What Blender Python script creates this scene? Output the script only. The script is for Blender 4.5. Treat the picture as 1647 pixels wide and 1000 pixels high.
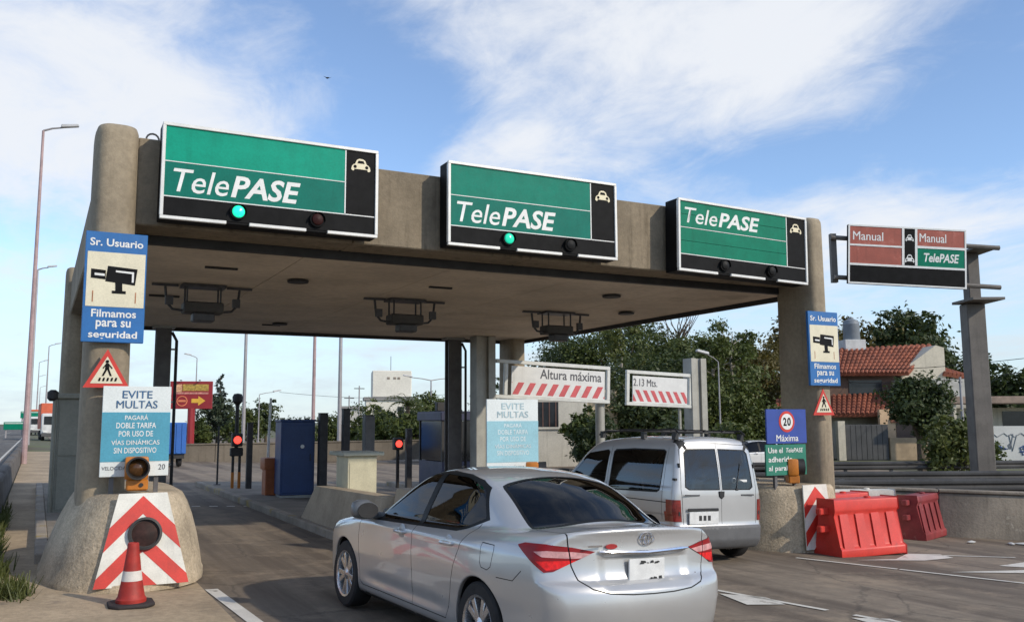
import bpy, bmesh, math, random
import numpy as np
from mathutils import Vector, Matrix
R = math.radians
for o in list(bpy.data.objects): bpy.data.objects.remove(o, do_unlink=True)
S = bpy.context.scene
C = S.collection
# ---------------------------------------------------------------- camera
YAW, PITCH, ROLL = R(27.624), R(6.96), R(0.3)
cam = bpy.data.cameras.new('camera'); camo = bpy.data.objects.new('camera', cam); C.objects.link(camo)
fw = Vector((math.sin(YAW)*math.cos(PITCH), math.cos(YAW)*math.cos(PITCH), math.sin(PITCH)))
rt = Vector((math.cos(YAW), -math.sin(YAW), 0)); up = rt.cross(fw)
rt2 = rt*math.cos(ROLL)-up*math.sin(ROLL); up2 = up*math.cos(ROLL)+rt*math.sin(ROLL)
camo.matrix_world = Matrix((( rt2.x, up2.x, -fw.x, 0), (rt2.y, up2.y, -fw.y, 0), (rt2.z, up2.z, -fw.z, 1.69), (0, 0, 0, 1)))
cam.sensor_width = 36; cam.lens = 36*1450/1647; cam.clip_end = 6000; cam.clip_start = .05
S.camera = camo
# ---------------------------------------------------------------- light
SUN_AZ, SUN_EL = R(148), R(30)      # azimuth clockwise from +Y (road direction)
S.view_settings.view_transform = 'Standard'; S.view_settings.look = 'None'
S.view_settings.exposure = 0.5; S.view_settings.gamma = 1.0
W = bpy.data.worlds.new('World'); S.world = W; W.use_nodes = True
wn = W.node_tree.nodes; wl = W.node_tree.links; wn.clear()
def N(t, **k):
    n = wn.new(t)
    for a, b in k.items(): setattr(n, a, b)
    return n
sky = N('ShaderNodeTexSky', sky_type='NISHITA', sun_disc=False, sun_elevation=SUN_EL, sun_rotation=SUN_AZ,
        air_density=.85, dust_density=.12, ozone_density=3.0)
tc = N('ShaderNodeTexCoord')
sep = N('ShaderNodeSeparateXYZ'); wl.new(tc.outputs['Generated'], sep.inputs[0])
def math_n(op, a, b=None, c=None, clamp=False):
    n = N('ShaderNodeMath', operation=op, use_clamp=clamp)
    for i, v in enumerate((a, b, c)):
        if v is None: continue
        if isinstance(v, (int, float)): n.inputs[i].default_value = v
        else: wl.new(v, n.inputs[i])
    return n.outputs[0]
zc = math_n('MAXIMUM', sep.outputs[2], 0.0)
zz = math_n('ADD', zc, 0.16)
px_ = math_n('DIVIDE', sep.outputs[0], zz); py_ = math_n('DIVIDE', sep.outputs[1], zz)
comb = N('ShaderNodeCombineXYZ'); wl.new(px_, comb.inputs[0]); wl.new(py_, comb.inputs[1])
def wnoise(scale, rough, detail, off, stretch=(1, 1, 1), rz=0, dist=0.0):
    mp = N('ShaderNodeMapping'); mp.inputs['Location'].default_value = off; mp.inputs['Scale'].default_value = stretch
    mp.inputs['Rotation'].default_value = (0, 0, rz)
    wl.new(comb.outputs[0], mp.inputs[0])
    n = N('ShaderNodeTexNoise'); n.inputs['Scale'].default_value = scale; n.inputs['Detail'].default_value = detail
    n.inputs['Roughness'].default_value = rough; n.inputs['Distortion'].default_value = dist
    wl.new(mp.outputs[0], n.inputs['Vector']); return n.outputs['Fac']
n1 = wnoise(1.5, .60, 12, (3.1, 7.4, 0), (1, .75, 1), R(10), .45)
n2 = wnoise(5.0, .66, 12, (9.0, 2.0, 0), (1, .7, 1), R(-15), .6)
dens = math_n('ADD', math_n('MULTIPLY', n1, .80), math_n('MULTIPLY', n2, .46))
# cloud banks: broad soft masses at sky directions (azimuth from +Y clockwise, elevation, spread az, spread el, weight)
BANKS = [(0, 19, 11, 8, .29), (9, 15, 6, 4.5, .17), (2, 10.5, 9, 1.6, -.10), (13, 26, 6, 3, -.16), (19, 20, 4, 5, -.22),
         (33, 24.5, 9, 3.5, .22), (44, 23, 7, 4, .24), (27, 20, 3.5, 4, .13), (31, 17, 4.5, 3, .12), (57, 19, 6, 6, -.26), (45, 15.5, 8, 2.0, -.16),
         (22, 15, 4, 2, -.08), (52, 11.5, 9, 2.2, .20), (38, 8, 20, 2.5, .10)]
az = math_n('ARCTAN2', sep.outputs[0], sep.outputs[1]); el = math_n('ARCSINE', sep.outputs[2])
for a, e, sa, se, w in BANKS:
    da = math_n('DIVIDE', math_n('SUBTRACT', az, R(a)), R(sa)); de = math_n('DIVIDE', math_n('SUBTRACT', el, R(e)), R(se))
    q = math_n('ADD', math_n('MULTIPLY', da, da), math_n('MULTIPLY', de, de))
    dens = math_n('ADD', dens, math_n('MULTIPLY', math_n('EXPONENT', math_n('MULTIPLY', q, -1.0)), w))
cov = N('ShaderNodeMapRange', interpolation_type='SMOOTHSTEP'); cov.inputs['From Min'].default_value = .50; cov.inputs['From Max'].default_value = .92
cov.inputs['To Min'].default_value = .04; cov.inputs['To Max'].default_value = .95
wl.new(dens, cov.inputs['Value'])
mix = N('ShaderNodeMixRGB'); wl.new(cov.outputs[0], mix.inputs['Fac']); wl.new(sky.outputs[0], mix.inputs['Color1'])
mix.inputs['Color2'].default_value = (4.15, 4.28, 4.5, 1)
bg = N('ShaderNodeBackground'); bg.inputs['Strength'].default_value = .15
hz = N('ShaderNodeMapRange', interpolation_type='SMOOTHSTEP'); hz.inputs['From Min'].default_value = R(11); hz.inputs['From Max'].default_value = R(0); hz.inputs['To Max'].default_value = .8
wl.new(el, hz.inputs['Value'])       # pale haze band all round the horizon
mixh = N('ShaderNodeMixRGB'); wl.new(hz.outputs[0], mixh.inputs['Fac']); wl.new(mix.outputs[0], mixh.inputs['Color1']); mixh.inputs['Color2'].default_value = (2.85, 3.4, 3.8, 1)
wl.new(mixh.outputs[0], bg.inputs['Color'])
wo = N('ShaderNodeOutputWorld'); wl.new(bg.outputs[0], wo.inputs['Surface'])
sun = bpy.data.lights.new('sun', 'SUN'); suno = bpy.data.objects.new('sun', sun); C.objects.link(suno)
sun.energy = 2.15; sun.angle = R(1.2); sun.color = (1, .90, .75)
sd = Vector((math.sin(SUN_AZ)*math.cos(SUN_EL), math.cos(SUN_AZ)*math.cos(SUN_EL), math.sin(SUN_EL)))
suno.rotation_euler = sd.to_track_quat('Z', 'Y').to_euler(); suno.location = (10, -10, 30)

# ---------------------------------------------------------------- materials
MATS = {}
def pm(name, col, rough=.6, metal=0, var=.12, scale=2.0, bump=0, bscale=40, col2=None, coat=0, streak=0, spec=.5, world=False, emit=0, fine=.06, blotch=None, alpha_trans=None):
    if name in MATS: return MATS[name]
    m = bpy.data.materials.new(name); m.use_nodes = True; nt = m.node_tree; ns = nt.nodes; ls = nt.links
    b = ns['Principled BSDF']; MATS[name] = m
    b.inputs['Roughness'].default_value = rough; b.inputs['Metallic'].default_value = metal
    b.inputs['Specular IOR Level'].default_value = spec; b.inputs['Coat Weight'].default_value = coat
    b.inputs['Coat Roughness'].default_value = .04
    if emit:
        b.inputs['Emission Color'].default_value = (*col, 1); b.inputs['Emission Strength'].default_value = emit
    if world:
        g = ns.new('ShaderNodeNewGeometry'); vec = g.outputs['Position']
    else:
        t = ns.new('ShaderNodeTexCoord'); vec = t.outputs['Object']
    def noise(sc, det=6, ro=.6, st=None):
        v = vec
        if st:
            mp = ns.new('ShaderNodeMapping'); mp.inputs['Scale'].default_value = st; ls.new(vec, mp.inputs[0]); v = mp.outputs[0]
        n = ns.new('ShaderNodeTexNoise'); n.inputs['Scale'].default_value = sc; n.inputs['Detail'].default_value = det; n.inputs['Roughness'].default_value = ro
        ls.new(v, n.inputs['Vector']); return n.outputs['Fac']
    def mixc(fac, a, c, typ='MIX'):
        x = ns.new('ShaderNodeMixRGB'); x.blend_type = typ
        for i, v in ((0, fac), (1, a), (2, c)):
            if isinstance(v, (tuple, list)): x.inputs[i].default_value = (*v, 1)
            elif isinstance(v, (int, float)): x.inputs[i].default_value = v
            else: ls.new(v, x.inputs[i])
        return x.outputs[0]
    def ramp(f, lo, hi):
        r_ = ns.new('ShaderNodeMapRange'); r_.interpolation_type = 'SMOOTHSTEP'
        r_.inputs['From Min'].default_value = lo; r_.inputs['From Max'].default_value = hi; ls.new(f, r_.inputs['Value']); return r_.outputs[0]
    lo = [c*(1-var) for c in col]; hi = list(col2) if col2 else [min(1, c*(1+var)) for c in col]
    c = mixc(ramp(noise(scale), .32, .68), lo, hi)
    if fine: c = mixc(ramp(noise(scale*17, 4, .7), .3, .7), c, mixc(1.0, c, (1-fine*2.5,)*3, 'MULTIPLY'))
    if streak: c = mixc(ramp(noise(2.6, 5, .65, (2.2, 2.2, .16)), .5, .78), c, mixc(streak, c, (.35, .33, .3), 'MULTIPLY'))
    if blotch:
        bc, bs, l0, l1 = blotch; c = mixc(ramp(noise(bs, 8, .7), l0, l1), c, bc)
    ls.new(c, b.inputs['Base Color'])
    if rough > .15:
        rr = ns.new('ShaderNodeMapRange'); rr.inputs['To Min'].default_value = max(.05, rough-.1); rr.inputs['To Max'].default_value = min(1, rough+.1)
        ls.new(noise(scale*3), rr.inputs['Value']); ls.new(rr.outputs[0], b.inputs['Roughness'])
    if bump:
        bp = ns.new('ShaderNodeBump'); bp.inputs['Strength'].default_value = bump; bp.inputs['Distance'].default_value = .02
        ls.new(noise(bscale, 8, .65), bp.inputs['Height']); ls.new(bp.outputs[0], b.inputs['Normal'])
    return m
def glass_mat(name, tint, gloss=.08, rough=.02):
    if name in MATS: return MATS[name]
    m = bpy.data.materials.new(name); m.use_nodes = True; nt = m.node_tree; ns = nt.nodes; ls = nt.links; ns.clear(); MATS[name] = m
    out = ns.new('ShaderNodeOutputMaterial'); mx = ns.new('ShaderNodeMixShader'); tr = ns.new('ShaderNodeBsdfTransparent'); gl = ns.new('ShaderNodeBsdfGlossy')
    tr.inputs[0].default_value = (*tint, 1); gl.inputs['Roughness'].default_value = rough
    lw = ns.new('ShaderNodeFresnel'); lw.inputs[0].default_value = 1.5
    ad = ns.new('ShaderNodeMath'); ad.operation = 'ADD'; ad.inputs[1].default_value = gloss; ad.use_clamp = True
    ls.new(lw.outputs[0], ad.inputs[0]); ls.new(ad.outputs[0], mx.inputs[0]); ls.new(tr.outputs[0], mx.inputs[1]); ls.new(gl.outputs[0], mx.inputs[2])
    ls.new(mx.outputs[0], out.inputs[0]); return m
def leaf_mat(name, c1, c2, trans=.3, scale=.6):
    if name in MATS: return MATS[name]
    m = bpy.data.materials.new(name); m.use_nodes = True; nt = m.node_tree; ns = nt.nodes; ls = nt.links; ns.clear(); MATS[name] = m
    out = ns.new('ShaderNodeOutputMaterial'); t = ns.new('ShaderNodeTexCoord')
    n = ns.new('ShaderNodeTexNoise'); n.inputs['Scale'].default_value = scale; n.inputs['Detail'].default_value = 9; n.inputs['Roughness'].default_value = .75
    ls.new(t.outputs['Object'], n.inputs['Vector'])
    r_ = ns.new('ShaderNodeMapRange'); r_.inputs['From Min'].default_value = .3; r_.inputs['From Max'].default_value = .7; ls.new(n.outputs['Fac'], r_.inputs['Value'])
    mx = ns.new('ShaderNodeMixRGB'); mx.inputs[1].default_value = (*c1, 1); mx.inputs[2].default_value = (*c2, 1); ls.new(r_.outputs[0], mx.inputs[0])
    d = ns.new('ShaderNodeBsdfPrincipled'); d.inputs['Roughness'].default_value = .55; ls.new(mx.outputs[0], d.inputs['Base Color'])
    tl = ns.new('ShaderNodeBsdfTranslucent'); ls.new(mx.outputs[0], tl.inputs[0])
    ms = ns.new('ShaderNodeMixShader'); ms.inputs[0].default_value = trans; ls.new(d.outputs[0], ms.inputs[1]); ls.new(tl.outputs[0], ms.inputs[2]); ls.new(ms.outputs[0], out.inputs[0])
    return m

# ---------------------------------------------------------------- object helpers
def tag(o, label=None, cat=None, group=None, kind=None):
    if label: o['label'] = label
    if cat: o['category'] = cat
    if group: o['group'] = group
    if kind: o['kind'] = kind
    return o
def thing(name, label, cat, loc=(0, 0, 0), rz=0, group=None):
    o = bpy.data.objects.new(name, None); C.objects.link(o); o.location = loc; o.rotation_euler = (0, 0, rz); o.empty_display_size = .2
    return tag(o, label, cat, group)
def linkmesh(name, me, parent=None, loc=(0, 0, 0), rot=(0, 0, 0)):
    o = bpy.data.objects.new(name, me); C.objects.link(o); o.location = loc; o.rotation_euler = rot
    if parent is not None: o.parent = parent
    return o
def copy_tree(o, parent=None):
    c = o.copy(); C.objects.link(c)
    if parent is not None: c.parent = parent
    for ch in o.children: copy_tree(ch, c)
    return c
class MB:
    def __init__(s): s.v = []; s.f = []; s.m = []
    def add(s, vs, fs, m=0):
        k = len(s.v); s.v += [tuple(v) for v in vs]; s.f += [tuple(i+k for i in f) for f in fs]; s.m += [m]*len(fs); return s
    def box(s, x0, x1, y0, y1, z0, z1, m=0):
        return s.add([(x0,y0,z0),(x1,y0,z0),(x1,y1,z0),(x0,y1,z0),(x0,y0,z1),(x1,y0,z1),(x1,y1,z1),(x0,y1,z1)],
                     [(0,3,2,1),(4,5,6,7),(0,1,5,4),(1,2,6,5),(2,3,7,6),(3,0,4,7)], m)
    def prism(s, poly, a, b, plane='xz', m=0):
        f = {'xz': lambda p, t: (p[0], t, p[1]), 'xy': lambda p, t: (p[0], p[1], t), 'yz': lambda p, t: (t, p[0], p[1])}[plane]
        n = len(poly); vs = [f(p, a) for p in poly]+[f(p, b) for p in poly]
        fs = [tuple(range(n)), tuple(range(2*n-1, n-1, -1))]+[((i+1) % n, i, n+i, n+(i+1) % n) for i in range(n)]
        return s.add(vs, fs, m)
    def tube(s, pts, r, n=8, m=0, cap=True):
        pts = [Vector(p) for p in pts]; rs = r if isinstance(r, (list, tuple)) else [r]*len(pts); vs = []; prev = None
        for i, p in enumerate(pts):
            t = (pts[min(i+1, len(pts)-1)]-pts[max(i-1, 0)]).normalized()
            if prev is None:
                a = Vector((0, 0, 1)) if abs(t.z) < .9 else Vector((1, 0, 0)); u = t.cross(a).normalized()
            else: u = (prev-t*prev.dot(t)).normalized()
            prev = u; w = t.cross(u)
            for k in range(n):
                q = 2*math.pi*k/n; vs.append(p+(u*math.cos(q)+w*math.sin(q))*rs[i])
        fs = [(i*n+k, i*n+(k+1) % n, (i+1)*n+(k+1) % n, (i+1)*n+k) for i in range(len(pts)-1) for k in range(n)]
        if cap: fs += [tuple(range(n-1, -1, -1)), tuple(range((len(pts)-1)*n, len(pts)*n))]
        return s.add(vs, fs, m)
    def lathe(s, prof, n=24, c=(0, 0, 0), axis='z', m=0, closed=False):
        vs = []; fs = []; L = len(prof)
        for r, h in prof:
            for k in range(n):
                q = 2*math.pi*k/n; a, b = r*math.cos(q), r*math.sin(q)
                p = {'z': (a, b, h), 'y': (a, h, b), 'x': (h, a, b)}[axis]; vs.append((p[0]+c[0], p[1]+c[1], p[2]+c[2]))
        R_ = L if closed else L-1
        for i in range(R_):
            j = (i+1) % L
            fs += [(i*n+k, i*n+(k+1) % n, j*n+(k+1) % n, j*n+k) for k in range(n)]
        if not closed:
            if prof[0][0] > 1e-6: fs.append(tuple(range(n-1, -1, -1)))
            if prof[-1][0] > 1e-6: fs.append(tuple(range((L-1)*n, L*n)))
        return s.add(vs, fs, m)
    def mesh(s, name, mats, bevel=0, seg=1, smooth=35, recalc=True):
        me = bpy.data.meshes.new(name); me.from_pydata(s.v, [], s.f)
        mats = mats if isinstance(mats, (list, tuple)) else [mats]
        for m in mats: me.materials.append(m)
        me.polygons.foreach_set('material_index', s.m)
        if bevel or recalc:
            bm = bmesh.new(); bm.from_mesh(me)
            if bevel:
                ed = [e for e in bm.edges if len(e.link_faces) == 2 and e.calc_face_angle(0) > R(30)]
                bmesh.ops.bevel(bm, geom=ed, offset=bevel, segments=seg, affect='EDGES', profile=.6, clamp_overlap=True)
            if recalc: bmesh.ops.recalc_face_normals(bm, faces=bm.faces)
            bm.to_mesh(me); bm.free()
        if smooth:
            me.polygons.foreach_set('use_smooth', [True]*len(me.polygons)); me.set_sharp_from_angle(angle=R(smooth))
        me.update(); return me
    def build(s, name, mats, parent=None, loc=(0, 0, 0), rot=(0, 0, 0), **k):
        return linkmesh(name, s.mesh(name, mats, **k), parent, loc, rot)
def bx(name, mat, parent, x0, x1, y0, y1, z0, z1, bevel=0, seg=1, **k):
    return MB().box(x0, x1, y0, y1, z0, z1).build(name, mat, parent, bevel=bevel, seg=seg, **k)
def text(s, w, h, mat, parent, x, y, z, name='lettering', shear=0, bold=0, align='l', facing='-y', depth=.0015, space=1.0):
    """text fitted into w x h metres with its lower left (or centre) at x,z on the plane y, facing -y"""
    if s == '20':
        x0 = x-w/2 if align == 'c' else x
        text('2', w*.45, h, mat, parent, x0, y, z, name, shear, bold); return text('0', w*.47, h, mat, parent, x0+w*.53, y, z, name, shear, bold)
    cu = bpy.data.curves.new('t', 'FONT'); cu.body = s; cu.shear = shear; cu.offset = 0 if 'M' in s else bold; cu.extrude = 0; cu.resolution_u = 3; cu.space_character = space
    ob = bpy.data.objects.new('t', cu); me = bpy.data.meshes.new_from_object(ob)
    bpy.data.objects.remove(ob); bpy.data.curves.remove(cu)
    co = np.empty(len(me.vertices)*3); me.vertices.foreach_get('co', co); co = co.reshape(-1, 3)
    mn, mx = co.min(0), co.max(0); d = np.maximum(mx-mn, 1e-6); u = (co[:, 0]-mn[0])/d[0]*w; v = (co[:, 1]-mn[1])/d[1]*h
    if align == 'c': u -= w/2
    out = np.stack([u+x, np.full(len(u), y), v+z], 1)
    me.vertices.foreach_set('co', out.ravel()); me.update()
    if 'M' in s and bold:      # heavier stroke: the same glyphs again, shifted sideways
        bm = bmesh.new(); bm.from_mesh(me); base = bm.faces[:]
        for k, q in enumerate((-.5, .5, -1, 1)):
            r_ = bmesh.ops.duplicate(bm, geom=base); vs_ = [g for g in r_['geom'] if isinstance(g, bmesh.types.BMVert)]
            bmesh.ops.translate(bm, vec=(q*bold*h*1.1, -.0004*(k+1), 0), verts=vs_)
        bm.to_mesh(me); bm.free()
    me.name = name; me.materials.clear(); me.materials.append(mat)
    return linkmesh(name, me, parent)
def clip_poly(p, q):
    """clip polygon p by convex polygon q (both ccw)"""
    out = list(p)
    for i in range(len(q)):
        a, b = q[i], q[(i+1) % len(q)]; inp = out; out = []
        side = lambda c: (b[0]-a[0])*(c[1]-a[1])-(b[1]-a[1])*(c[0]-a[0])
        for j in range(len(inp)):
            c, d = inp[j], inp[(j+1) % len(inp)]; sc, s_d = side(c), side(d)
            if sc >= 0: out.append(c)
            if sc*s_d < 0:
                t = sc/(sc-s_d); out.append((c[0]+(d[0]-c[0])*t, c[1]+(d[1]-c[1])*t))
        if len(out) < 3: return []
    return out
def circ(cx, cz, r, n=24): return [(cx+r*math.cos(2*math.pi*k/n), cz+r*math.sin(2*math.pi*k/n)) for k in range(n)]
SLOPE = .034
def gz(x): return -SLOPE*(min(max(x, -.5), 18)-.8)
# ================================================================ setting
earth = pm('earth', (.16, .135, .09), .95, var=.25, scale=.12, world=True, bump=.3, bscale=3, col2=(.13, .15, .06))
def asphalt(name, base, mark, world=True):
    m = pm(name, base, .85, var=.12, scale=.35, world=True, bump=.35, bscale=90, fine=.09, spec=.35)
    nt = m.node_tree; ns = nt.nodes; ls = nt.links; b = ns['Principled BSDF']; src = b.inputs['Base Color'].links[0].from_socket
    g = ns.new('ShaderNodeNewGeometry'); mp = ns.new('ShaderNodeMapping'); mp.inputs['Scale'].default_value = (1.15, .07, 1); mp.inputs['Rotation'].default_value = (0, 0, R(-4)); ls.new(g.outputs['Position'], mp.inputs[0])
    n = ns.new('ShaderNodeTexNoise'); n.inputs['Scale'].default_value = 1.3; n.inputs['Detail'].default_value = 7; n.inputs['Roughness'].default_value = .62; ls.new(mp.outputs[0], n.inputs['Vector'])
    r_ = ns.new('ShaderNodeMapRange'); r_.inputs['From Min'].default_value = .44; r_.inputs['From Max'].default_value = .60; ls.new(n.outputs['Fac'], r_.inputs['Value'])
    mx = ns.new('ShaderNodeMixRGB'); mx.inputs[2].default_value = (*mark, 1); ls.new(r_.outputs[0], mx.inputs[0]); ls.new(src, mx.inputs[1])
    n3 = ns.new('ShaderNodeTexNoise'); n3.inputs['Scale'].default_value = .8; n3.inputs['Detail'].default_value = 9; n3.inputs['Roughness'].default_value = .75; ls.new(g.outputs['Position'], n3.inputs['Vector'])
    r3 = ns.new('ShaderNodeMapRange'); r3.inputs['From Min'].default_value = .52; r3.inputs['From Max'].default_value = .72; r3.inputs['To Max'].default_value = .75; ls.new(n3.outputs['Fac'], r3.inputs['Value'])
    mx3 = ns.new('ShaderNodeMixRGB'); mx3.inputs[2].default_value = (base[0]*1.55, base[1]*1.5, base[2]*1.42, 1); ls.new(r3.outputs[0], mx3.inputs[0]); ls.new(mx.outputs[0], mx3.inputs[1])
    vo = ns.new('ShaderNodeTexVoronoi'); vo.feature = 'DISTANCE_TO_EDGE'; vo.inputs['Scale'].default_value = .42
    nd = ns.new('ShaderNodeMixRGB'); nd.blend_type = 'ADD'; nd.inputs[0].default_value = .5; ls.new(g.outputs['Position'], nd.inputs[1]); ls.new(n3.outputs['Color'], nd.inputs[2]); ls.new(nd.outputs[0], vo.inputs['Vector'])
    rc = ns.new('ShaderNodeMapRange'); rc.inputs['From Min'].default_value = .004; rc.inputs['From Max'].default_value = .009; rc.inputs['To Min'].default_value = .35; rc.inputs['To Max'].default_value = 0; ls.new(vo.outputs['Distance'], rc.inputs['Value'])
    mc = ns.new('ShaderNodeMixRGB'); mc.inputs[2].default_value = (.03, .027, .024, 1); ls.new(rc.outputs[0], mc.inputs[0]); ls.new(mx3.outputs[0], mc.inputs[1])
    ls.new(mc.outputs[0], b.inputs['Base Color']); return m
asph = asphalt('asphalt', (.255, .205, .152), (.128, .100, .075))
asph_far = asphalt('asphalt_old', (.16, .15, .135), (.10, .095, .09))
walkm = pm('walk_concrete', (.45, .345, .225), .92, var=.2, scale=.7, world=True, bump=.5, bscale=30, fine=.1, blotch=((.19, .15, .11), 1.6, .58, .74))
kerbm = pm('kerb_concrete', (.34, .29, .23), .9, var=.2, scale=1.5, world=True, bump=.4, bscale=40, blotch=((.36, .26, .08), 1.1, .55, .66))
islandm = pm('island_concrete', (.25, .215, .17), .9, var=.2, scale=1.2, world=True, bump=.4, bscale=40)
paint = pm('road_paint', (.70, .66, .58), .7, var=.1, scale=3, world=True, blotch=((.24, .2, .16), 4, .56, .70), bump=.2, bscale=60)
def sheet(name, xs, y0, y1, mat, dz=0, kind='structure', parent=None):
    m = MB(); xs = sorted(xs); vs = []; fs = []
    for x in xs: vs += [(x, y0, gz(x)+dz), (x, y1, gz(x)+dz)]
    for i in range(len(xs)-1): fs.append((2*i, 2*i+2, 2*i+3, 2*i+1))
    m.add(vs, fs); o = m.build(name, mat, parent, smooth=0)
    if parent is None: tag(o, kind=kind)
    return o
sheet('ground', [-3000, -60, -.5, 18, 60, 3000], -60, 4000, earth, -.03)
sheet('road', [1.3, 18, 34], -25, 135, asph, 0)
hw = sheet('highway', [-26, -.92], -25, 700, asph_far, 0)
wk = sheet('pavement', [-.5, 1.62], -25, 62, walkm, .004)
def gpoly(name, pts, mat, dz, parent):
    m = MB(); m.add([(x, y, gz(x)+dz) for x, y in pts], [tuple(range(len(pts)))]); return m.build(name, mat, parent, smooth=0, recalc=False)
road = bpy.data.objects['road']
def stripe(p, q, w, nm='lane_marking'):
    p, q = Vector(p), Vector(q); d = (q-p).normalized(); n = Vector((-d.y, d.x))*w/2
    return gpoly(nm, [p-n, q-n, q+n, p+n], paint, .008, road)
stripe((1.69, 10.0), (1.80, 7.4), .13)
stripe((9.90, 10.03), (10.42, 8.7), .085); stripe((10.43, 8.67), (11.6, 5.7), .085)
stripe((6.70, 8.85), (7.13, 6.83), .08); stripe((7.2, 6.55), (7.7, 4.3), .08)
stripe((12.25, 9.63), (13.4, 9.0), .07)
for k in range(7): stripe((1.95+.35*k, 20.6-.05*k), (2.12+.35*k, 20.6-.05*k), .16, 'stop_marking')
for pts in ([(6.72, 7.98), (7.06, 7.62), (6.95, 7.22), (6.55, 7.35)], [(7.05, 6.45), (7.38, 6.28), (7.3, 5.7), (6.98, 5.8)],
            [(11.3, 9.45), (12.05, 9.86), (12.5, 9.62), (12.35, 9.28), (11.6, 9.2), (10.6, 9.55)],
            [(12.2, 8.45), (13.2, 8.62), (13.6, 8.2), (12.6, 8.05)], [(10.9, 8.25), (12.4, 8.0), (13.6, 7.6), (12.2, 7.72)]):
    gpoly('arrow_marking', pts, paint, .008, road)
dashm = pm('highway_paint', (.6, .58, .52), .7, var=.1, scale=2, world=True)
for k in range(22): gpoly('lane_marking', [(-4.6, 12+9*k), (-4.45, 12+9*k), (-4.45, 16+9*k), (-4.6, 16+9*k)], dashm, .006, hw)
gpoly('edge_marking', [(-1.5, -20), (-1.38, -20), (-1.38, 500), (-1.5, 500)], dashm, .006, hw)
# traffic islands with kerbs
def island(name, label, x0, x1, y0, y1, kerb_h=.13):
    t = thing(name, label, 'traffic island', ((x0+x1)/2, y0, gz((x0+x1)/2)))
    cx = (x0+x1)/2; zl, zr = gz(x0)-gz(cx), gz(x1)-gz(cx); hw_ = (x1-x0)/2; L = y1-y0
    top = MB(); top.add([(-hw_+.16, .16, zl+kerb_h-.006), (hw_-.16, .16, zr+kerb_h-.006), (hw_-.16, L-.16, zr+kerb_h-.006), (-hw_+.16, L-.16, zl+kerb_h-.006)], [(0, 1, 2, 3)]); top.build('paving', islandm, t, smooth=0)
    n = int(L/1.0); kb = None
    for sx, z in ((-1, zl), (1, zr)):
        for k in range(n):
            a = L*k/n
            if kb is None: kb = MB().box(-.08, .08, .006, L/n-.006, -.1, kerb_h).mesh('kerb_stone', kerbm, bevel=.018)
            linkmesh('kerb_stone', kb, t, (sx*(hw_-.08), a, z))
    for yy in (0, L-.16):
        m = MB(); m.box(-hw_+.165, hw_-.165, yy, yy+.16, -.1, kerb_h); o = m.build('end_kerb', kerbm, t, bevel=.018, rot=(0, math.atan(SLOPE), 0))
    return t
island('traffic_island', 'long kerbed island carrying the blue cabinet and cream pedestal', 4.12, 6.5, 11.2, 27.6)
island('traffic_island', 'kerbed island under the two tapering sign pillars by the footway', .05, 1.55, 12.4, 27.0)
island('traffic_island', 'kerbed island behind the concrete nose by the red plastic barrier', 9.9, 12.0, 12.2, 27.6)
# ================================================================ toll canopy
conc = pm('concrete', (.33, .27, .188), .9, var=.18, scale=.9, bump=.35, bscale=35, streak=.55, fine=.08)
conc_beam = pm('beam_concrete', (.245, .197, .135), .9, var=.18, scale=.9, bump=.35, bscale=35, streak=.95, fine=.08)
conc_mound = pm('rough_concrete', (.53, .43, .30), .95, var=.22, scale=2.2, bump=.9, bscale=26, fine=.14, streak=.35)
soff = pm('soffit_paint', (.68, .575, .45), .8, var=.14, scale=.5, streak=0, bump=.1, bscale=20, blotch=((.42, .35, .26), .7, .55, .75))
blk = pm('black_trim', (.025, .023, .022), .6, var=.3, scale=4)
steel = pm('galvanised_steel', (.36, .36, .34), .5, metal=.35, var=.15, scale=3, streak=.3)
dsteel = pm('dark_steel', (.075, .075, .08), .5, metal=.2, var=.25, scale=5)
gpost = pm('grey_post_paint', (.12, .115, .115), .55, var=.2, scale=4, streak=.4)
whitep = pm('white_panel', (.72, .72, .70), .45, var=.06, scale=3, streak=.25)
cream = pm('cream_panel', (.74, .68, .50), .5, var=.06, scale=4)
def stadium(cx, cy, hw_, hd, n=10, p=3.6):
    return [(cx+hw_*math.copysign(abs(math.cos(a))**(2/p), math.cos(a)), cy+hd*math.copysign(abs(math.sin(a))**(2/p), math.sin(a))) for a in [2*math.pi*k/(4*n) for k in range(4*n)]]
def column(t, x, y, zb, zt, hw_, hd, taper=.93):
    m = MB(); rings = []
    for z, s in ((zb, 1), (zb+1.5, 1-(1-taper)*.3), (zt-.14, taper), (zt-.07, taper*.985), (zt-.02, taper*.92), (zt, taper*.8)):
        rings.append([(px, py, z) for px, py in stadium(x, y, hw_*s, hd*s)])
    n = len(rings[0]); vs = [v for r_ in rings for v in r_]
    fs = [(i*n+k, i*n+(k+1) % n, (i+1)*n+(k+1) % n, (i+1)*n+k) for i in range(len(rings)-1) for k in range(n)]+[tuple(range((len(rings)-1)*n, len(rings)*n))]
    m.add(vs, fs); return m.build('column', conc, t, smooth=40)
TX, TY = 6.0, 16.5
can = thing('toll_canopy', 'concrete toll canopy with wide beam on round-edged pillars', 'canopy', (TX, TY, 0))
for x, y, q in ((.65-TX, 11.2-TY, .25), (11.41-TX, 11.2-TY, .205), (.62-TX, 21.9-TY, .25), (11.45-TX, 21.9-TY, .25)):
    column(can, x, y, gz(x+TX), 5.06, q, .47)
X0, X1 = .86-TX, 11.17-TX
for k in range(4): bx('front_beam', conc_beam, can, X0+(X1-X0)*k/4+.004, X0+(X1-X0)*(k+1)/4-.004, 10.92-TY+.003*(k % 2), 11.5-TY, 3.94, 4.96, bevel=.015)
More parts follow.
